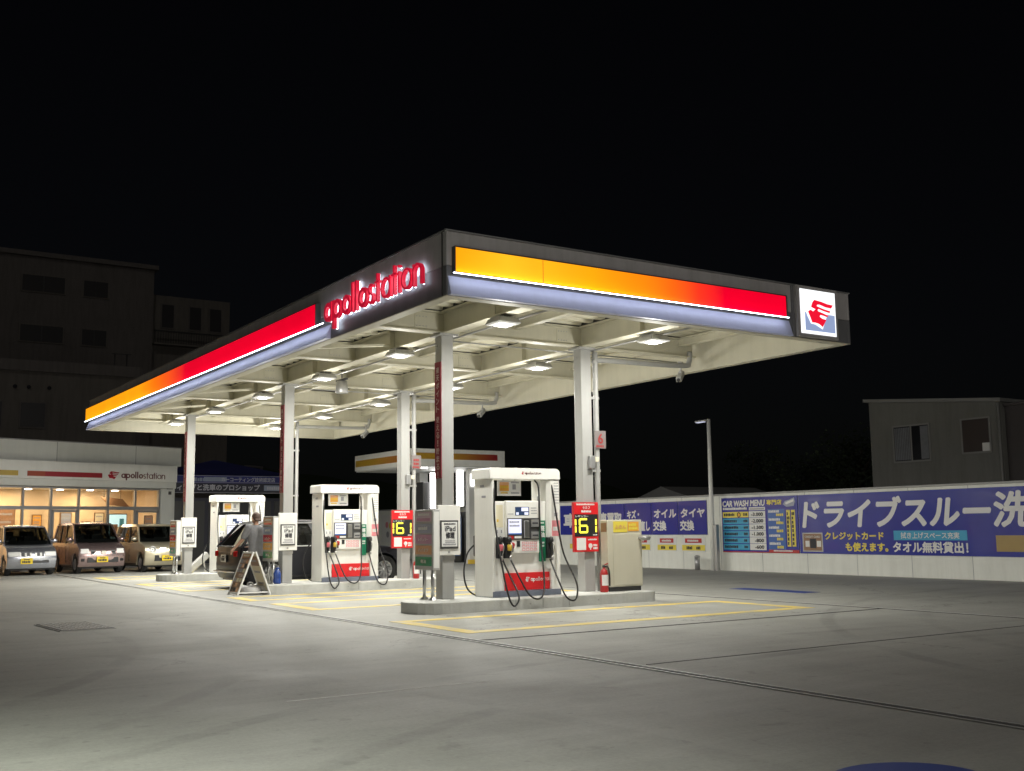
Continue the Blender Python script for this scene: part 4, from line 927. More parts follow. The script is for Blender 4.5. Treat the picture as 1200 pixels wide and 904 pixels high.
b = MB(); b.box(12.4, 12.7, 21.6, 21.68, 3.94, 3.998, 'tube_light'); b.build('lamp', t)
t = thing('wash_gantry', 'grey car wash machine gantry with bright upright lamps under the bay roof', 'car wash', (14.4, 24, 0))
b = MB(); b.box(-.75, -.45, -.2, .5, 0, 3.5, 'frame_dark'); b.box(1.3, 1.6, -.2, .5, 0, 2.2, 'frame_dark'); b.box(-.44, 1.29, -.1, .5, .0, 2.0, 'frame_dark'); b.box(-.0, .86, -.1, .4, 2.01, 3.9, 'garage_dark'); b.build('frame', t, bevel=.03)
for x, z0, z1 in ((-.42, 2.35, 3.9), (.90, 2.45, 4.0-.02)):
    b = MB(); b.box(x, x+.34, -.32, -.22, z0, z1, 'tube_light'); b.build('lamp', t, bevel=.02)
b = MB(); b.lathe((.45, -.55, .3), [(0, 0), (.4, .0), (.45, .3), (.45, 1.6), (.4, 1.9), (0, 1.9)], 'mid_blue', 18); b.build('brush', t)
lamp('wash_bay_light', 'AREA', (14.2, 23.2, 3.9), 14, (1, .98, .94), 1.2)

# ================================================================== SHOP (left)
SA = R(18)
st = thing('shop_building', 'low station shop with lit glass front and red and yellow stripe sign', 'building', (4.9, 31, 0), SA)
b = MB(); b.box(-20, .55, .25, 7.5, 4.40, 5.22, 'store_grey'); b.build('parapet', st, bevel=.01)
b = MB(); b.box(-20, .58, .22, .26, 5.222, 5.26, 'store_alu'); b.build('capping', st)
b = MB()
for x in (-5.35, -1.75, -9): b = MB(); b.box(x, x+.02, .244, .252, 4.41, 5.21, 'store_alu'); b.build('joint', st)
b = MB(); b.box(-20, 0, -.30, .249, 3.66, 4.38, 'store_white'); b.build('sign_fascia', st, bevel=.012)
b = MB(); b.box(-20, -.01, -.24, .24, 3.385, 3.655, 'store_grey'); b.build('canopy_edge', st)
b = MB(); b.box(-20, -7.2, -.315, -.302, 3.76, 3.96, 'stripe_yellow'); b.box(-7.13, -6.85, -.315, -.302, 3.76, 3.96, 'store_white'); b.box(-6.83, -6.1, -.315, -.302, 3.76, 3.96, 'stripe_rust'); b.box(-6.098, -3.62, -.315, -.302, 3.76, 3.96, 'stripe_red'); b.build('stripe', st)
fs = ((0, -.30, 0), (1, 0, 0), (0, 0, 1), (0, -1, 0))
b = MB(); b.prism(head_pts(-3.36, -2.84, 3.72, 4.05), fs, .005, .03, 'logo_red')
mw = MB(); e = station_word(mw, fs, 0, 0, 1, 'logo_dark', 0, 1); k = 2.15/e; station_word(b, fs, -2.74, 3.78, k, 'logo_dark', .005, .03); b.build('lettering', st)
b = MB(); b.box(-.62, 0, -.05, .3, 0, 3.384, 'store_grey'); b.build('pier', st, bevel=.01)
b = MB(); b.box(-.35, -.08, -.11, -.052, 3.50-.14, 3.62-.14, 'frame_dark'); b.box(-.26, -.16, -.13, -.052, 3.12, 3.26, 'frame_dark'); b.build('door_sensor', st)
# interior
b = MB(); b.box(-19.79, -.21, 3.0, 3.15, .021, 3.355, 'warm_wall'); b.build('back_wall', st)
b = MB(); b.box(-.2, 0, .32, 6.6, 0, 3.4, 'warm_wall'); b.box(-20, -19.8, .32, 6.6, 0, 3.4, 'warm_wall'); b.build('side_wall', st)
b = MB(); b.box(-19.8, -.2, .3, 6.6, 3.36, 3.40, 'paper'); b.build('ceiling', st)
b = MB(); b.box(-19.8, -.2, .05, 6.6, 0, .02, 'warm_floor'); b.build('floor', st)
b = MB(); b.box(-19.8, 0.3, 6.8, 7.4, 0, 4.39, 'store_grey'); b.box(.02, .3, .31, 6.6, 0, 4.39, 'store_grey'); b.build('outer_wall', st)
MX = (-14.2, -11.4, -10.2, -9.0, -7.9, -6.78, -5.62, -4.42, -3.10, -1.82, -.64)
b = MB()
for i, x in enumerate(MX): b.box(x-.04 if i != 4 else x-.07, x+.04, .02, .14, 0, 3.38, 'store_alu')
b.box(-20, -.64, .03, .13, 2.44, 2.58, 'store_alu'); b.box(-20, -.64, .03, .13, 3.30, 3.384, 'store_alu'); b.box(-20, -.64, .03, .13, .0, .14, 'store_alu'); b.build('window_frame', st)
for i in range(len(MX)-1):
    for z0, z1 in ((.14, 2.44), (2.58, 3.30)):
        if MX[i+1] < -8.5: continue
        b = MB(); b.box(MX[i]+.04, MX[i+1]-.04, .075, .085, z0, z1, 'shop_glass'); b.build('window_pane', st)
for i in (6, 9):
    b = MB(); x0, x1 = MX[i]+.045, MX[i+1]-.045
    for q in ((x0, x0+.09, .14, 2.43), (x1-.09, x1, .14, 2.43), (x0, x1, 2.33, 2.43), (x0, x1, .14, .24)): b.box(q[0], q[1], .0, .06, q[2], q[3], 'store_alu')
    b.box(x1-.16, x1-.13, -.05, .0, .9, 1.5, 'steel'); b.build('door', st)
for x in (-13, -9.5, -6.8, -5.4, -4.0, -2.6, -1.4):
    b = MB(); b.lathe((x, 2.4, 3.33), [(0, 0), (.14, 0), (.14, .025), (0, .026)], 'lamp_lens', 16); b.build('downlight', st)
def st_lamp(x, y, z, p):
    o = lamp('shop_ceiling_light', 'AREA', (x, y, z), p, (1, .74, .44), 1.4); o.parent = st
for x in (-13, -9.6, -6.2, -2.8): st_lamp(x, 1.7, 3.28, 62)
# what hangs and stands inside the shop
sm = Matrix.Rotation(SA, 4, 'Z')
def inshop(name, label, cat, x, y, z, group=None):
    p = Vector((4.9, 31, 0))+sm @ Vector((x, y, z)); return thing(name, label, cat, p, SA, group)
for x, y, z, w, h, m, lab in ((-6.07, 2.98, 1.55, .8, .95, 'poster_brown', 'large brown framed poster at the left end of the shop wall'), (-4.68, 2.98, 1.75, .36, .5, 'paper_orange', 'small orange framed notice on the shop wall above the silver car'), (-3.37, 2.98, 1.72, .44, .62, 'slate_panel', 'dark framed poster on the shop wall between the silver and the rose car'), (-2.42, 2.98, 1.55, .34, .4, 'ink', 'small black framed picture low on the shop wall behind the rose car'), (-1.80, 2.98, 1.68, .40, .66, 'paper_cream', 'pale tall notice on the shop wall left of the lit screen'), (-1.06, .22, 1.62, .34, .55, 'rust_panel', 'rust coloured poster behind the right hand shop door')):
    t = inshop('wall_poster', lab, 'poster', x, y, z, 'framed posters inside the shop')
    b = MB(); b.box(-w/2-.04, w/2+.04, -.03, -.001, -.04, h+.04, 'wood_brown'); b.build('frame', t)
    b = MB(); f = ((0, -.03, 0), (1, 0, 0), (0, 0, 1), (0, -1, 0)); b.rect(f, -w/2, w/2, 0, h, m, .004); bars(b, f, -w*.4, w*.4, (h*.2, h*.4, h*.75), h*.1, 'ink_grey', .008, int(-x*10)); b.build('sheet', t)
t = inshop('hanging_board', 'tilted brown board hanging in the upper shop window right of centre', 'board', -2.08, 1.2, 2.56)
b = MB(); b.obox((0, 0, .25), (.52, 0, -.05), (0, .012, 0), (-.12, .1, .18), 'poster_brown'); b.build('board', t)
b = MB(); b.cyl((-.5, .08, .4), (-.5, .08, .84), .008, 'ink', n=6); b.cyl((.3, .08, .4), (.3, .08, .84), .008, 'ink', n=6); b.build('wire', t)
t = inshop('display_screen', 'bright pale blue lit screen inside the shop between the rose and cream cars', 'screen', -1.27, 2.3, .9)
b = MB(); b.box(-.45, .45, 0, .12, .0, 1.42, 'frame_dark'); b.build('casing', t)
b = MB(); f = ((0, 0, 0), (1, 0, 0), (0, 0, 1), (0, -1, 0)); b.rect(f, -.42, .42, .04, 1.38, 'store_screen', .004); b.rect(f, .08, .30, .5, 1.2, 'cyan_panel', .008); b.rect(f, -.38, .0, .4, .95, 'wood_brown', .008); b.build('screen', t)
b = MB(); b.box(-.4, .4, .02, .3, -.88, -.01, 'wood_brown'); b.build('stand', t)
t = inshop('counter', 'long low wooden counter inside the shop', 'counter', -4.4, 2.1, .02)
b = MB(); b.box(-4.0, 1.4, 0, .6, 0, .95, 'wood_brown'); b.build('body', t)
b = MB(); b.box(-4.05, 1.45, -.05, .65, .952, 1.0, 'paper_cream'); b.build('top', t, bevel=.01)
t = inshop('shelf_unit', 'pale shelf unit with goods behind the left shop window', 'shelf', -7.6, 2.3, .02)
b = MB(); b.box(-.6, -.56, 0, .4, 0, 1.7, 'wood_brown'); b.box(.56, .6, 0, .4, 0, 1.7, 'wood_brown')
for z in (0, .55, 1.1, 1.66): b.box(-.56, .56, 0, .4, z, z+.04, 'wood_brown')
b.build('frame', t)
b = MB(); rr = random.Random(2)
for z in (.04, .59, 1.14):
    for i in range(8): x = -.52+i*.13; b.box(x, x+.1, .06, .3, z+.003, z+rr.uniform(.2, .42), rr.choice(['paper', 'paper_orange', 'red_plastic', 'mid_blue', 'paper_cream']))
b.build('goods', t)

# ================================================================== GARAGE WITH DARK BANNER
t = thing('coating_garage', 'dark garage with blue gable roof and white lettered banner behind the farthest pump', 'building', (8.2, 33, 0))
b = MB(); b.box(-3.4, 3.4, .1, 6, 0, 3.05, 'garage_dark'); b.build('wall', t)
b = MB(); b.add([(-3.6, -.1, 4.16), (3.0, -.1, 4.16), (.1, 2.6, 5.0), (-.1, 2.6, 5.0), (-3.6, 6, 4.16), (3.0, 6, 4.16)], [(0, 1, 2, 3), (1, 5, 2), (0, 3, 4), (4, 3, 2, 5), (0, 4, 5, 1)], 'fabric_blue'); b.build('roof', t)
f = ((0, -.1, 0), (1, 0, 0), (0, 0, 1), (0, -1, 0))
b = MB(); b.box(-3.6, 3.0, -.1, .08, 3.74, 4.12, 'fabric_blue'); b.rect(f, -3.5, 2.8, 4.085, 4.10, 'garage_text', .004); b.rect(f, -3.5, 2.8, 3.77, 3.785, 'garage_text', .004); b.rect(f, -1.35, -.25, 3.82, 4.03, 'slate_panel', .004); b.text('カーコーティング技術認定店', f, -.5, 2.15, 3.82, 4.03, 'garage_text', .008, .02); bars(b, f, -1.8, -.7, (3.83,), .17, 'slate_panel', .006, 2); b.build('banner', t)
b = MB(); b.box(-3.6, 3.0, -.098, .08, 3.28, 3.735, 'garage_dark'); b.text('コーティングと洗車のプロショップ', f, -4.0+.5, 1.38, 3.40, 3.68, 'garage_text', .008, .03); b.rect(f, 1.6, 2.9, 3.40, 3.66, 'slate_panel', .004); bars(b, f, 1.75, 2.8, (3.45,), .16, 'garage_text', .008, 3); b.rect(f, -3.5, 2.9, 3.28, 3.30, 'garage_text', .004); b.build('banner', t)
b = MB()
for i in range(6): b.box(-3.2+i*1.08, -2.3+i*1.08, .06, .098, .05, 2.9, 'frame_dark')
b.build('shutter', t)

# ================================================================== HOUSES AND BLOCKS BEHIND
t = thing('house', 'pale two storey house with sloping roof above the right end of the wall', 'house', (25, 6.4, 0))
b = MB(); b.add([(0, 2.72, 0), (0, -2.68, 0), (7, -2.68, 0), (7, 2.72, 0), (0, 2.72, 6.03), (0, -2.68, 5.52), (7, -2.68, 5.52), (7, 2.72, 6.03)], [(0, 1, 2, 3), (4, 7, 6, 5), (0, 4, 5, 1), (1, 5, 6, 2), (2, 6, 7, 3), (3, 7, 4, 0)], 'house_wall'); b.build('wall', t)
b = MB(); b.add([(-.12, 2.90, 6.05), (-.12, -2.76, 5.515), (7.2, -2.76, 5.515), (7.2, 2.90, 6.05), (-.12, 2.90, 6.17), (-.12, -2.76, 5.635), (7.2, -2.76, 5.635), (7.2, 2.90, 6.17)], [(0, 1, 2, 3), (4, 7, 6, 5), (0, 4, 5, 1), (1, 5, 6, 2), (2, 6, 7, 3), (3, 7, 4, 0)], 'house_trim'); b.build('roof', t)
def hwin(t, y0, y1, z0, z1, kind):
    b = MB()
    for q in ((y0, y1, z0-.06, z0), (y0, y1, z1, z1+.06), (y0-.06, y0, z0-.06, z1+.06), (y1, y1+.06, z0-.06, z1+.06)): b.box(-.05, .0, *q, 'house_trim')
    w = b.build('window', t); b = MB(); b.box(-.02, -.003, y0, y1, z0, z1, 'night_glass' if kind else 'shutter_brown'); b.build('pane', w)
    if kind:
        b = MB()
        for k in range(9):
            yy = y1-.02-k*.075
            b.box(-.028, -.022, yy-.06, yy, z0+.03, z1-.03, 'curtain')
        b.box(-.028, -.022, y0+.03, y0+.35, z0+.03, z1-.03, 'curtain'); b.build('curtain', w)
        b = MB(); b.box(-.045, -.03, (y0+y1)/2-.03, (y0+y1)/2+.03, z0, z1, 'house_trim'); b.build('mullion', w)
    else:
        b = MB(); b.box(-.10, -.03, y0-.02, y0+.24, z0, z0+.28, 'paper'); b.build('vent', w)
hwin(t, .16, 1.64, 3.73, 4.98, 1); hwin(t, -2.22, -1.2, 3.88, 5.0, 0)
b = MB(); b.cyl((-.05, -2.62, 0), (-.05, -2.62, 5.5), .04, 'house_trim', n=8); b.build('downpipe', t)
t = thing('neighbour_house', 'barely lit dark house wall at the right edge beside the pale house', 'house', (25.22, 1.2, 0))
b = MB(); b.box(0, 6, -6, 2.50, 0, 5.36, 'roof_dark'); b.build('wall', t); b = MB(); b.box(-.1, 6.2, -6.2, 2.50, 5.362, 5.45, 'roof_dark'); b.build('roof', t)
t = thing('bungalow', 'small dark gabled roof peeping over the wall above the blue panels', 'house', (26, 22.1, 0))
b = MB(); b.box(0, 6, -2.2, 2.2, 0, 2.7, 'house_wall'); b.build('wall', t)
b = MB(); b.add([(-.3, -2.5, 2.65), (-.3, 2.5, 2.65), (-.3, 0, 3.35), (6, -2.5, 2.65), (6, 2.5, 2.65), (6, 0, 3.35)], [(0, 1, 2), (3, 5, 4), (0, 2, 5, 3), (1, 4, 5, 2), (0, 3, 4, 1)], 'house_trim'); b.build('roof', t)
# apartment block
t = thing('apartment_block', 'unlit dark apartment block rising behind the shop at the left', 'building', (0, 75, 0))
b = MB(); b.box(-25, 15, 0, 14, 0, 23.8, 'apt_wall'); b.build('wall', t)
b = MB(); b.box(-25.3, 15.3, -.3, 14.3, 23.82, 24.2, 'apt_wall'); b.build('parapet', t)
for z in (9.0, 13.2, 17.3, 21.4):
    for x0, x1 in ((-14, -11), (-8, -5), (-1.6, .6), (4.6, 7.8), (9.3, 11.2)):
        b = MB(); b.box(x0-.12, x1+.12, -.10, .05, z-.55, z+.95, 'apt_low'); w = b.build('window', t); b = MB(); b.box(x0, x1, -.14, -.102, z-.45, z+.85, 'apt_glass'); b.box((x0+x1)/2-.05, (x0+x1)/2+.05, -.16, -.142, z-.45, z+.85, 'frame_dark'); b.build('pane', w)
t = thing('apartment_wing', 'dark lower wing with balcony rail beside the apartment block', 'building', (18.6, 76, 0))
b = MB(); b.box(-3.4, 3.4, 0, 10, 0, 21.9, 'apt_low'); b.build('wall', t)
for x in (-2.6, -.2, 1.6):
    b = MB(); b.box(x-.1, x+1.1, -.08, .02, 19.0, 21.2, 'apt_wall'); w = b.build('window', t); b = MB(); b.box(x, x+1.0, -.11, -.082, 19.1, 21.1, 'apt_glass'); b.build('pane', w)
b = MB()
for i in range(30): b.box(-3.3+i*.22, -3.26+i*.22, -.8, -.76, 17.6, 18.6, 'frame_dark')
b.box(-3.4, 3.4, -.84, -.72, 18.6, 18.7, 'frame_dark'); b.box(-3.4, 3.4, -.9, 0, 17.45, 17.6, 'apt_low'); b.build('balcony', t)
t = thing('flat_block', 'dark flat roofed block with pale parapet just above the shop roof', 'building', (-4, 55, 0))
b = MB(); b.box(-20, 13, 0, 12, 0, 12.1, 'apt_low'); b.build('wall', t); b = MB(); b.box(-20.2, 13.2, -.25, 12.2, 11.6, 12.3, 'apt_wall'); b.build('parapet', t)
for x in (-7, -4, -1, 3.5, 6.0):
    b = MB(); b.box(x-.1, x+1.5, -.08, .04, 8.0, 9.7, 'apt_wall'); w = b.build('window', t); b = MB(); b.box(x, x+1.4, -.11, -.082, 8.1, 9.6, 'apt_glass'); b.build('pane', w)
b = MB()
for x in (4.6, 5.6, 6.4, 7.6): b.lathe((x, -.05, 10.6), [(0, 0), (.12, 0), (.12, .1), (0, .12)], 'ink', 8, axis=(0, -1, 0))
b.build('vent', t)
b = MB(); b.cyl((12.2, 3, 12.3), (12.2, 3, 13.6), .04, 'frame_dark', n=6); b.cyl((13.0, 3, 12.3), (13.0, 3, 13.6), .04, 'frame_dark', n=6); b.bar((12.0, 3, 13.6), (13.3, 3, 13.6), .06, .06, 'frame_dark'); b.build('rail', t)
# far street lamp silhouette between the pumps
t = thing('street_lamp', 'faint dark street lamp far behind the middle pump', 'street lamp', (15.1, 48, 0))
b = MB(); b.cyl((0, 0, 0), (0, 0, 5.5), .11, 'roof_dark', n=10); b.build('pole', t); b = MB(); b.bar((0, 0, 5.45), (-1.1, 0, 5.5), .14, .1, 'roof_dark'); b.build('lamp_head', t)

# a few trees standing up beyond the wall
def tree(label, loc, h, seed):
    rr = random.Random(seed); t = thing('tree', label, 'tree', loc, 0, 'dark trees beyond the wall')
    b = MB(); b.tube([(0, 0, 0), (.1, .05, h*.35), (-.05, .1, h*.7), (.1, 0, h*.92)], (.20, .05), 'bark'); tr = b.build('trunk', t)
    b = MB()
    for i in range(7): a = rr.uniform(0, 6.28); z = h*rr.uniform(.35, .75); b.tube([(0, 0, z), (math.cos(a)*.8, math.sin(a)*.8, z+.5), (math.cos(a)*1.6, math.sin(a)*1.6, z+.9)], (.07, .02), 'bark', n=6)
    b.build('limb', tr)
    b = MB(); cl = [(rr.gauss(0, h*.16), rr.gauss(0, h*.16), h*rr.uniform(.45, 1.0), rr.uniform(.5, 1.0)) for _ in range(26)]
    for _ in range(2600):
        c = rr.choice(cl); d = Vector((rr.gauss(0, 1), rr.gauss(0, 1), rr.gauss(0, .8))); d.normalize(); p = Vector(c[:3])+d*c[3]*rr.uniform(.5, 1.1)
        u = Vector((rr.gauss(0, 1), rr.gauss(0, 1), rr.gauss(0, 1))).normalized(); v = u.orthogonal().normalized(); s = rr.uniform(.07, .14)
        b.add([p-u*s, p+v*s*.6, p+u*s, p-v*s*.6], [(0, 1, 2, 3)], 'tree_leaf', loose=True)
    b.build('crown', t)
tree('dark rounded tree beyond the wall left of the pale house', (31, 14.5, 0), 5.2, 1); tree('dark low tree beyond the wall behind the menu board', (33, 19, 0), 4.4, 2); tree('dark tree in line with the lamp post beyond the wall', (40, 30, 0), 6.0, 4)

# ================================================================== CARS
def sharp(o, a=35):
    me = o.data; me.polygons.foreach_set('use_smooth', [True]*len(me.polygons)); me.set_sharp_from_angle(angle=R(a)); return o
def wheel(car, x, y, r, w, spokes=7):
    s = 1 if y > 0 else -1
    b = MB(); b.lathe((x, y, r), [(r*.62, -w/2), (r*.9, -w/2), (r*.985, -w*.36), (r, 0), (r*.985, w*.36), (r*.9, w/2), (r*.62, w/2), (r*.6, 0), (r*.62, -w/2)], 'tyre', 28, axis=(0, s, 0)); t = b.build('wheel', car)
    b = MB(); b.lathe((x, y, r), [(r*.64, -w*.3), (r*.64, w*.46), (r*.56, w*.44), (r*.54, w*.1), (0, w*.08)], 'rim', 28, axis=(0, s, 0))
    for k in range(spokes):
        a = 2*math.pi*k/spokes+.2; d = Vector((math.cos(a), 0, math.sin(a))); c = Vector((x, y+s*w*.36, r)); q = Vector((-math.sin(a), 0, math.cos(a)))
        b.obox(c+d*r*.33, d*r*.27, q*r*.055, (0, s*w*.07, 0), 'rim')
    b.lathe((x, y, r), [(0, w*.46), (r*.12, w*.44), (r*.13, w*.3)], 'rim', 14, axis=(0, s, 0))
    b.build('rim', t)
    b = MB(); b.lathe((x, y, r), [(r*.6, w*.05), (0, w*.04)], 'joint_dark', 20, axis=(0, s, 0)); b.build('brake_disc', t)
def car(name, label, loc, rz, L, W, H, paint, belt, hoodz, nosez, cowl, xr, xf, rw, gh, group='cars parked in front of the shop', style='kei', glassm='car_glass'):
    t = thing(name, label, 'car', loc, rz, group); zb = .25; ra = rw+.06; h = W/2
    bow = .16
    def arch(cx):
        d = math.asin((zb-rw)/ra); a0, a1 = math.pi-d, d
        return [(cx+ra*math.cos(a0+(a1-a0)*k/12), rw+ra*math.sin(a0+(a1-a0)*k/12)) for k in range(13)]
    xb, xn = -L/2, L/2
    prof = [(xb+.06, zb+.10), (xb+.12, zb)]+arch(xr)+arch(xf)+[(xn-.16, zb), (xn-.05, zb+.10), (xn, zb+.30), (xn-.005, nosez-.16), (xn-.05, nosez-.04), (xn-.14, nosez+.03), ((xn-.14+cowl)/2, (nosez+hoodz)/2+.035), (cowl, hoodz), (cowl-.5, belt), (xb+.5, belt+.02), (xb+.05, belt+.03), (xb+.01, belt-.15), (xb-.0, .62), (xb+.01, .42)]
    def px(x, s):
        f = max(0, (x-(xn-.75))/.75); r = max(0, ((xb+.6)-x)/.6); return x-bow*s*s*f*f+.09*s*s*r*r
    S = (-1, -.92, -.7, -.35, 0, .35, .7, .92, 1); n = len(prof); b = MB(); vs = []
    for s in S:
        for x, z in prof:
            k = 1-.022*max(0, (abs(s)-.9)/.1)*(1 if z < .5 else .2); tum = 1-.03*max(0, (z-.75)/(belt-.75)) if belt > .75 else 1
            vs.append((px(x, s), s*h*tum*k, z))
    fs = [(i*n+j, i*n+(j+1) % n, (i+1)*n+(j+1) % n, (i+1)*n+j) for i in range(len(S)-1) for j in range(n)]
    b.add(vs, fs, paint, True); b.add(vs, [tuple(range(n))[::-1], tuple(range((len(S)-1)*n, len(S)*n))], paint, True)
    bx0, bx1, tx0, tx1, wt = gh; wb = h*.965; zr = H-.09
    # body: hull plus roof
    def lerp(a, c, q): return a+(c-a)*q
    q = (zr-belt)/(H-belt)
    rb = [(lerp(bx0, tx0, q), lerp(wb, wt, q), zr), (lerp(bx1, tx1, q), lerp(wb, wt, q), zr)]
    nn = 8; vs = []
    for x, wf, z in ((rb[0][0], rb[0][1], zr), (tx0+.05, wt+.02, H-.03), (tx0+.22, wt-.06, H), (tx1-.30, wt-.06, H), (tx1-.06, wt+.02, H-.035), (rb[1][0], rb[1][1], zr)):
        for k in range(nn+1):
            s = -1+2*k/nn; vs.append((x+.10*(1-s*s)*(1 if x > 0 else -.5)*(0 if z == H else .7), s*wf, z+.03*(1-s*s)*(1 if z > zr else .0)))
    b.add(vs, [(i*(nn+1)+k, i*(nn+1)+k+1, (i+1)*(nn+1)+k+1, (i+1)*(nn+1)+k) for i in range(5) for k in range(nn)], paint, True)
    for s in (0, nn): b.add([vs[i*(nn+1)+s] for i in range(6)], [tuple(range(6))], paint)
    o = b.build('body', t, bevel=.03, seg=2); sharp(o, 38)
    # pillars
    def edge(q0, side):    # q0: 0 rear..1 front along the side glass
        return Vector((lerp(bx0, bx1, q0), side*wb, belt-.02)), Vector((lerp(rb[0][0], rb[1][0], q0), side*rb[0][1], zr+.01))
    for s in (-1, 1):
        for q0, w in ((.0, .14 if style == 'kei' else .07), (.33 if style == 'kei' else .30, .06), (.62, .09), (1, .08)):
            b = MB(); p, r_ = edge(q0, s); b.bar(p, r_, .05, w, paint if q0 in (0, 1) else 'car_trim', up=(1, 0, 0)); b.build('window_pillar', t)
    qs = (.0, .33 if style == 'kei' else .30, .62, 1)
    for s in (-1, 1):
        for a, c in zip(qs[:-1], qs[1:]):
            p0, r0 = edge(a, s); p1, r1 = edge(c, s); b = MB(); b.add([p0, p1, r1, r0], [(0, 1, 2, 3)], glassm, loose=True); b.build('side_window', t)
    def endglass(nm, e, m, bowx):
        p0, r0 = edge(e, -1); p1, r1 = edge(e, 1); b = MB(); vs = []
        for k in range(9):
            s = -1+k/4; bx = bowx*(1-s*s)
            vs += [p0.lerp(p1, k/8)+Vector((bx, 0, 0)), r0.lerp(r1, k/8)+Vector((bx*.7, 0, 0))]
        b.add(vs, [(2*k, 2*k+2, 2*k+3, 2*k+1) for k in range(8)], m, True, loose=True); b.build(nm, t)
    endglass('windscreen', 1, 'windscreen_glass', .10); endglass('rear_window', 0, glassm, -.06)
    # interior
    b = MB(); b.box(bx0+.1, bx1-.05, -wb+.08, wb-.08, belt-.02, belt+.055, 'car_interior'); b.box(bx1-.45, bx1-.12, -wb+.1, wb-.1, belt+.0, belt+.13, 'car_interior')
    for x in (lerp(bx0, bx1, .56), lerp(bx0, bx1, .22)):
        for y in (-.36, .36):
            b.obox((x, y, belt+.13), (.07, 0, .0), (0, .22, 0), (-.03, 0, .16), 'car_interior'); b.obox((x-.05, y, belt+.38), (.05, 0, 0), (0, .12, 0), (0, 0, .08), 'car_interior')
    b.ring((0, 0), .16, .185, ((bx1-.5, -.36, belt+.14), (0, 1, 0), (.4, 0, .9), (.9, 0, -.4)), -.012, .012, 'car_interior', n=20); b.build('interior', t)
    # mirrors, wipers, door seams and handles
    for s in (-1, 1):
        b = MB(); c = Vector((bx1-.22, s*(h+.10), belt+.12)); b.lathe(c, [(0, -.11), (.07, -.10), (.085, 0), (.07, .10), (0, .11)], paint, 14, axis=(.2, 1, 0)); b.bar((bx1-.18, s*(h-.06), belt+.05), c, .04, .04, 'car_trim'); b.build('wing_mirror', t)
        for q0 in (.18, .56):
            b = MB(); x = lerp(bx0, bx1, q0); b.box(x, x+.20, s*(h*.985)-.012, s*(h*.985)+.012+.0, belt-.16, belt-.13, 'chrome' if style != 'kei' else paint); b.build('door_handle', t, bevel=.008)
    b = MB()
    for s in (-1, 1):
        y0, y1 = sorted((s*(h+.0015), s*(h-.02)))
        for q0 in (.33, .64): x = lerp(bx0, bx1, q0); b.box(x, x+.012, y0, y1, zb+.14, belt-.25, 'joint_dark')
        b.box(xr+.5, xf-.45, y0, y1, zb+.015, zb+.07, 'car_trim')
    b.build('door_seam', t)
    b = MB(); b.tube([(cowl-.06, .1, hoodz+.05), (cowl-.2, .5, hoodz+.10)], .012, 'car_trim', n=6); b.tube([(cowl-.06, -.35, hoodz+.05), (cowl-.2, .05, hoodz+.10)], .012, 'car_trim', n=6); b.build('wiper', t)
    b = MB(); b.box(xb+.25, xn-.3, -h+.12, h-.12, .2, .5, 'car_trim'); b.build('underbody', t)
    for x in (xr, xf):
        for s in (-1, 1): wheel(t, x, s*(h-.115), rw, .19, 7 if style == 'kei' else 10)
    # front face
    fx = lambda y: px(xn, y/h)+.004
    def lampbox(y, w, z, hh, m, nm, back=.05, dx=0):
        b = MB(); p0, p1 = fx(y-w/2)+dx, fx(y+w/2)+dx
        b.add([(p0-.2, y-w/2, z-hh/2), (p0-.01, y-w/2, z-hh/2), (p1-.01, y+w/2, z-hh/2), (p1-.2, y+w/2, z-hh/2), (p0-.2, y-w/2, z+hh/2), (p0-back, y-w/2, z+hh/2), (p1-back, y+w/2, z+hh/2), (p1-.2, y+w/2, z+hh/2)], [(3, 2, 1, 0), (4, 5, 6, 7), (0, 1, 5, 4), (1, 2, 6, 5), (2, 3, 7, 6), (3, 0, 4, 7)], m)
        return b.build(nm, t, bevel=.035 if nm == 'headlight' else .012)
    def plate(y, z, w=.40, hh=.20, m='plate_yellow', face=1):
        b = MB(); x = (fx(y)+.06 if face > 0 else xb-.03); b.box(x-.012, x, y-w/2, y+w/2, z-hh/2, z+hh/2, m)
        f = ((x if face > 0 else x-.012, y, z), (0, face, 0), (0, 0, 1), (face, 0, 0)); bars(b, f, -w*.38, w*.4, (-hh*.32,), hh*.42, 'ink', .003, int(y*10+z*10)); bars(b, f, -w*.25, w*.25, (hh*.18,), hh*.2, 'ink', .003, 3); b.build('number_plate', t)
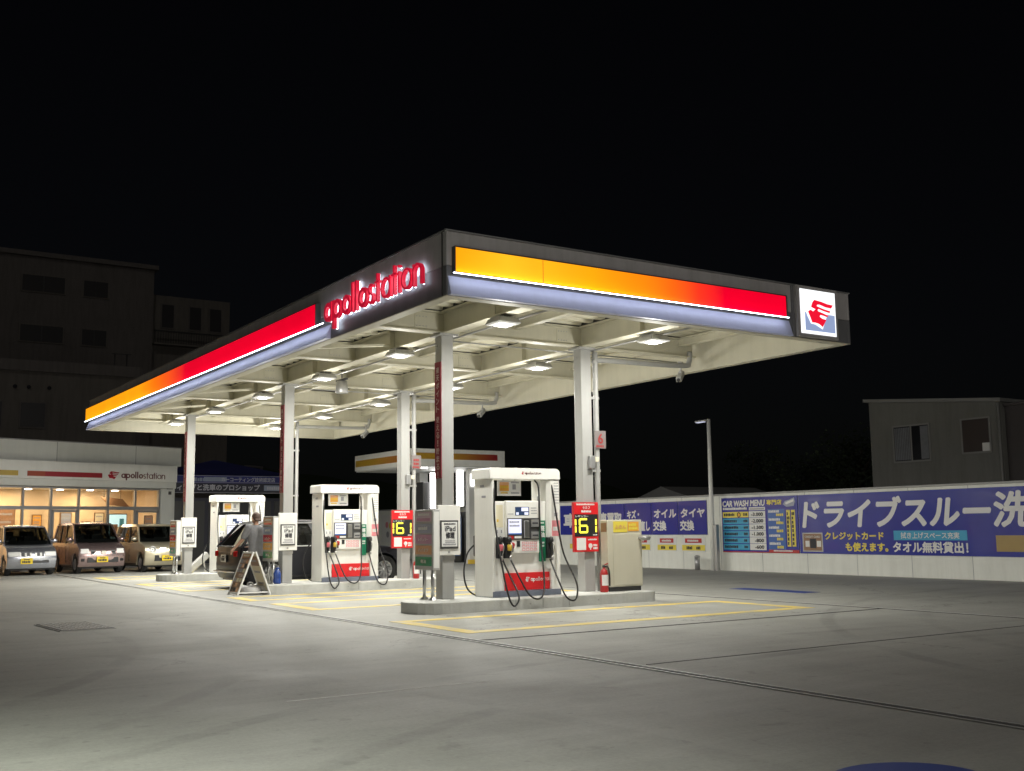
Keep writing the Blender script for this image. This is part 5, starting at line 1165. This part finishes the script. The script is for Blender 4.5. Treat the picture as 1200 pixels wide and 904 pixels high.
    if style == 'kei':
        v = label.split()[0]
        if v == 'silver':
            for s in (-1, 1): lampbox(s*.60, .42, nosez-.10, .17, 'headlamp', 'headlight', dx=.03)
            lampbox(0, .74, nosez-.12, .12, 'car_trim', 'grille', dx=.03)
            for y in (-.25, -.08, .09, .26): lampbox(y, .07, nosez-.12, .14, 'headlamp', 'grille_bar', dx=.04)
            lampbox(.22, .66, .50, .10, 'car_trim', 'air_intake', dx=.03, back=.02); plate(-.22, .52)
        elif v == 'rose':
            for s in (-1, 1): lampbox(s*.64, .30, nosez-.08, .18, 'headlamp', 'headlight', back=.09, dx=.03)
            lampbox(0, .90, nosez-.12, .16, 'car_trim', 'grille', dx=.03); lampbox(0, .86, nosez-.12, .03, 'chrome', 'grille_bar', dx=.04); lampbox(0, .16, nosez-.12, .12, 'chrome', 'badge', dx=.045)
            lampbox(0, 1.1, .50, .18, 'car_trim', 'air_intake', dx=.045, back=.02); plate(-.05, .52)
            for s in (-1, 1): lampbox(s*.70, .12, .50, .10, 'car_trim', 'fog_light', dx=.02, back=.015)
        else:
            for s in (-1, 1):
                b = MB(); x = fx(s*.56); b.lathe((x-.05, s*.56, nosez-.10), [(.02, .06), (.10, .055), (.125, .03), (.13, -.08)], 'headlamp', 22, axis=(1, s*.2, .1)); b.build('headlight', t)
            lampbox(0, .62, nosez-.10, .13, 'chrome', 'grille', dx=.012); lampbox(0, .98, .52, .22, 'car_trim', 'air_intake', dx=.04, back=.02); plate(-.05, .53)
    else:
        for s in (-1, 1): lampbox(s*.72, .36, nosez-.10, .15, 'headlamp', 'headlight', back=.1)
        lampbox(0, 1.0, nosez-.18, .22, 'car_trim', 'grille', dx=.01); plate(0, .5, .38, .19, 'plate_white')
    # rear face
    for s in (-1, 1):
        b = MB(); y0 = s*(h-.06); zl = belt-.18
        b.obox((xb+.07 if style == 'kei' else xb+.055, y0-s*(.09 if style == 'kei' else .19), zl), (.05 if style == 'kei' else .035, s*.0, 0), (-.03*s*s, .10 if style == 'kei' else .055, 0), (0, 0, .14 if style == 'kei' else .075), 'tail_red'); b.build('tail_light', t, bevel=.015)
    plate(0, .78 if style != 'kei' else .7, .38, .19, 'plate_yellow' if style == 'kei' else 'plate_white', -1)
    if style != 'kei':
        b = MB(); b.box(xb-.04, xb+.1, -h+.2, h-.2, .42, .46, 'chrome'); b.build('bumper_strip', t, bevel=.01)
        for s in (-1, 1): b = MB(); p0, _ = edge(.02, s); p1, _ = edge(.98, s); b.bar(p0+Vector((0, s*.012, .02)), p1+Vector((0, s*.012, .02)), .016, .03, 'chrome'); _, r0 = edge(.02, s); _, r1 = edge(.98, s); b.bar(r0+Vector((0, s*.03, .03)), r1+Vector((0, s*.03, .03)), .03, .04, 'grey_metal'); b.build('window_trim', t)
        b = MB(); b.box(xb-.015, xb+.04, -.5, .5, .92, .95, 'car_trim'); b.build('tailgate_trim', t)
    return t
hd = R(-86)
car('parked_car', 'silver small hatchback parked nose out, leftmost in front of the shop', (-2.0, 26.1, 0), hd, 3.9, 1.70, 1.78, 'paint_silver', 1.10, 1.13, .86, 1.00, -1.28, 1.28, .34, (-1.86, 1.12, -1.60, .36, .66))
car('parked_car', 'rose beige small hatchback parked nose out between the silver and cream cars', (.38, 26.0, 0), hd, 3.9, 1.70, 1.86, 'paint_rose', 1.13, 1.16, .90, 1.0, -1.28, 1.28, .34, (-1.88, 1.10, -1.70, .34, .68))
car('parked_car', 'cream boxy small car parked nose out beside the third front pillar', (2.62, 25.6, 0), hd, 3.9, 1.70, 1.78, 'paint_cream', 1.12, 1.14, .94, .95, -1.28, 1.28, .34, (-1.90, 1.05, -1.78, .50, .70))
car('estate_car', 'glossy black estate car standing between the middle and farthest pump islands', (3.08, 10.5, 0), 0, 4.95, 2.0, 1.74, 'paint_black', 1.08, 1.08, .92, 1.15, -1.50, 1.70, .39, (-2.36, 1.20, -1.78, .30, .74), group=None, style='estate', glassm='estate_glass')

# ================================================================== PERSON at the car
def remesh(o, vox, sm=3):
    m = o.modifiers.new('remesh', 'REMESH'); m.mode = 'VOXEL'; m.voxel_size = vox*U; m.use_smooth_shade = True
    if sm: s = o.modifiers.new('smooth', 'SMOOTH'); s.factor = .5; s.iterations = sm
    return o
def ball(b, c, r, m):
    rx, ry, rz = (r, r, r) if not isinstance(r, tuple) else r; c = Vector(c); n, k = 16, 10; vs = []
    for i in range(k+1):
        a = math.pi*i/k
        for j in range(n): q = 2*math.pi*j/n; vs.append(c+Vector((rx*math.sin(a)*math.cos(q), ry*math.sin(a)*math.sin(q), -rz*math.cos(a))))
    b.add(vs, [(i*n+j, i*n+(j+1) % n, (i+1)*n+(j+1) % n, (i+1)*n+j) for i in range(k) for j in range(n)], m, True, True)
def limb(b, pts, rads, m):
    for p, r in zip(pts, rads): ball(b, p, r, m)
    for (p, r), (q, s) in zip(list(zip(pts, rads))[:-1], list(zip(pts, rads))[1:]): b.cyl(p, q, r, m, r2=s, n=16)
def torso(b, rows, m):
    n = 20; vs = []
    for z, rx, ry, yo in rows: vs += [(rx*math.cos(2*math.pi*i/n), yo+ry*math.sin(2*math.pi*i/n), z) for i in range(n)]
    k = len(rows); b.add(vs, [(a*n+i, a*n+(i+1) % n, (a+1)*n+(i+1) % n, (a+1)*n+i) for a in range(k-1) for i in range(n)]+[tuple(range(n))[::-1], tuple(range((k-1)*n, k*n))], m, True)
pt = thing('person', 'standing person seen from behind in grey t-shirt and dark trousers beside the black car', 'person', (.86, 8.85, 0), R(14))
LSh, LEl, LWr = (-.235, .0, 1.57), (-.33, .10, 1.27), (-.45, .26, 1.06)
RSh, REl, RWr = (.235, .0, 1.57), (.31, .02, 1.25), (.22, .26, 1.12)
b = MB()
ball(b, (0, .03, 1.82), (.095, .115, .132), 'skin'); ball(b, (0, .07, 1.75), (.07, .075, .07), 'skin'); ball(b, (0, .145, 1.80), (.016, .025, .025), 'skin'); ball(b, (0, .125, 1.755), (.03, .02, .012), 'skin')
for s in (-1, 1): ball(b, (s*.098, .03, 1.80), (.014, .025, .036), 'skin'); ball(b, (s*.036, .128, 1.83), (.016, .014, .010), 'skin')
limb(b, [(0, .02, 1.58), (0, .02, 1.74)], [.068, .06], 'skin')
torso(b, [(.92, .15, .11, 0), (1.1, .16, .11, 0), (1.35, .185, .12, 0), (1.52, .20, .11, 0), (1.60, .12, .08, 0)], 'skin')
for S_, E_, W_, sd in ((LSh, LEl, LWr, -1), (RSh, REl, RWr, 1)):
    limb(b, [S_, E_, W_], [.066, .047, .032], 'skin'); w = Vector(W_); d = (w-Vector(E_)).normalized(); side = d.cross(Vector((0, 0, 1))).normalized(); up = side.cross(d)
    limb(b, [w, w+d*.05, w+d*.10], [.032, .038, .036], 'skin')
    for k in range(4):
        o_ = side*(-.036+.024*k); ln = (.075, .09, .085, .065)[k]; a = w+d*.10+o_; e1 = a+d*ln*.5-up*.012; e2 = e1+d*ln*.42-up*.032; limb(b, [a, e1, e2], [.0125, .0115, .0095], 'skin')
    a = w+d*.03-side*.036*sd*-1; e1 = a+d*.05+side*.03*sd-up*.01; limb(b, [a, e1, e1+d*.035-up*.012], [.016, .013, .011], 'skin')
for s in (-1, 1): limb(b, [(s*.10, 0, .95), (s*.115, .02, .53), (s*.12, -.02, .10)], [.095, .065, .045], 'skin'); limb(b, [(s*.12, -.03, .06), (s*.13, .12, .04)], [.045, .035], 'skin')
remesh(b.build('body', pt), .011, 2)
b = MB(); ball(b, (0, .012, 1.838), (.103, .118, .122), 'hair'); limb(b, [(-.06, -.075, 1.76), (.06, -.075, 1.76)], [.035, .035], 'hair'); o = remesh(b.build('hair', pt), .012, 2)
b = MB(); torso(b, [(.86, .205, .15, .0), (.95, .205, .15, 0), (1.12, .20, .145, 0), (1.35, .215, .15, 0), (1.50, .235, .14, 0), (1.58, .20, .12, 0), (1.635, .10, .085, .01)], 'tshirt')
for S_, E_ in ((LSh, LEl), (RSh, REl)): s0, e0 = Vector(S_), Vector(E_); limb(b, [s0*.8+Vector((0, 0, .31)), s0, s0.lerp(e0, .75)], [.09, .088, .080], 'tshirt')
remesh(b.build('shirt', pt), .014, 3)
b = MB(); torso(b, [(.80, .185, .135, 0), (.95, .185, .135, 0), (.99, .18, .13, 0)], 'trousers')
for s in (-1, 1): limb(b, [(s*.10, 0, .86), (s*.115, .02, .52), (s*.12, -.015, .12)], [.112, .088, .075], 'trousers')
remesh(b.build('trousers', pt), .014, 3)
b = MB()
for s in (-1, 1): limb(b, [(s*.12, -.05, .055), (s*.128, .06, .05), (s*.135, .15, .035)], [.056, .05, .04], 'shoe'); b.box(s*.128-.05, s*.128+.05, -.10, .18, .0, .02, 'shoe')
remesh(b.build('shoe', pt), .012, 2)

t = thing('barrier_board', 'white slanted barrier board lying behind the farthest island by its pillar', 'barrier', (2.30, 18.55, 0))
b = MB(); b.obox((.05, 0, .47), (.30, 0, .27), (0, .12, 0), (-.07, 0, .08), 'white_paint'); b.build('board', t, bevel=.03)
b = MB(); b.bar((-.20, 0, .24), (-.30, 0, 0), .05, .05, 'white_paint'); b.bar((.22, 0, .55), (.30, 0, 0), .05, .05, 'grey_metal'); b.build('leg', t)
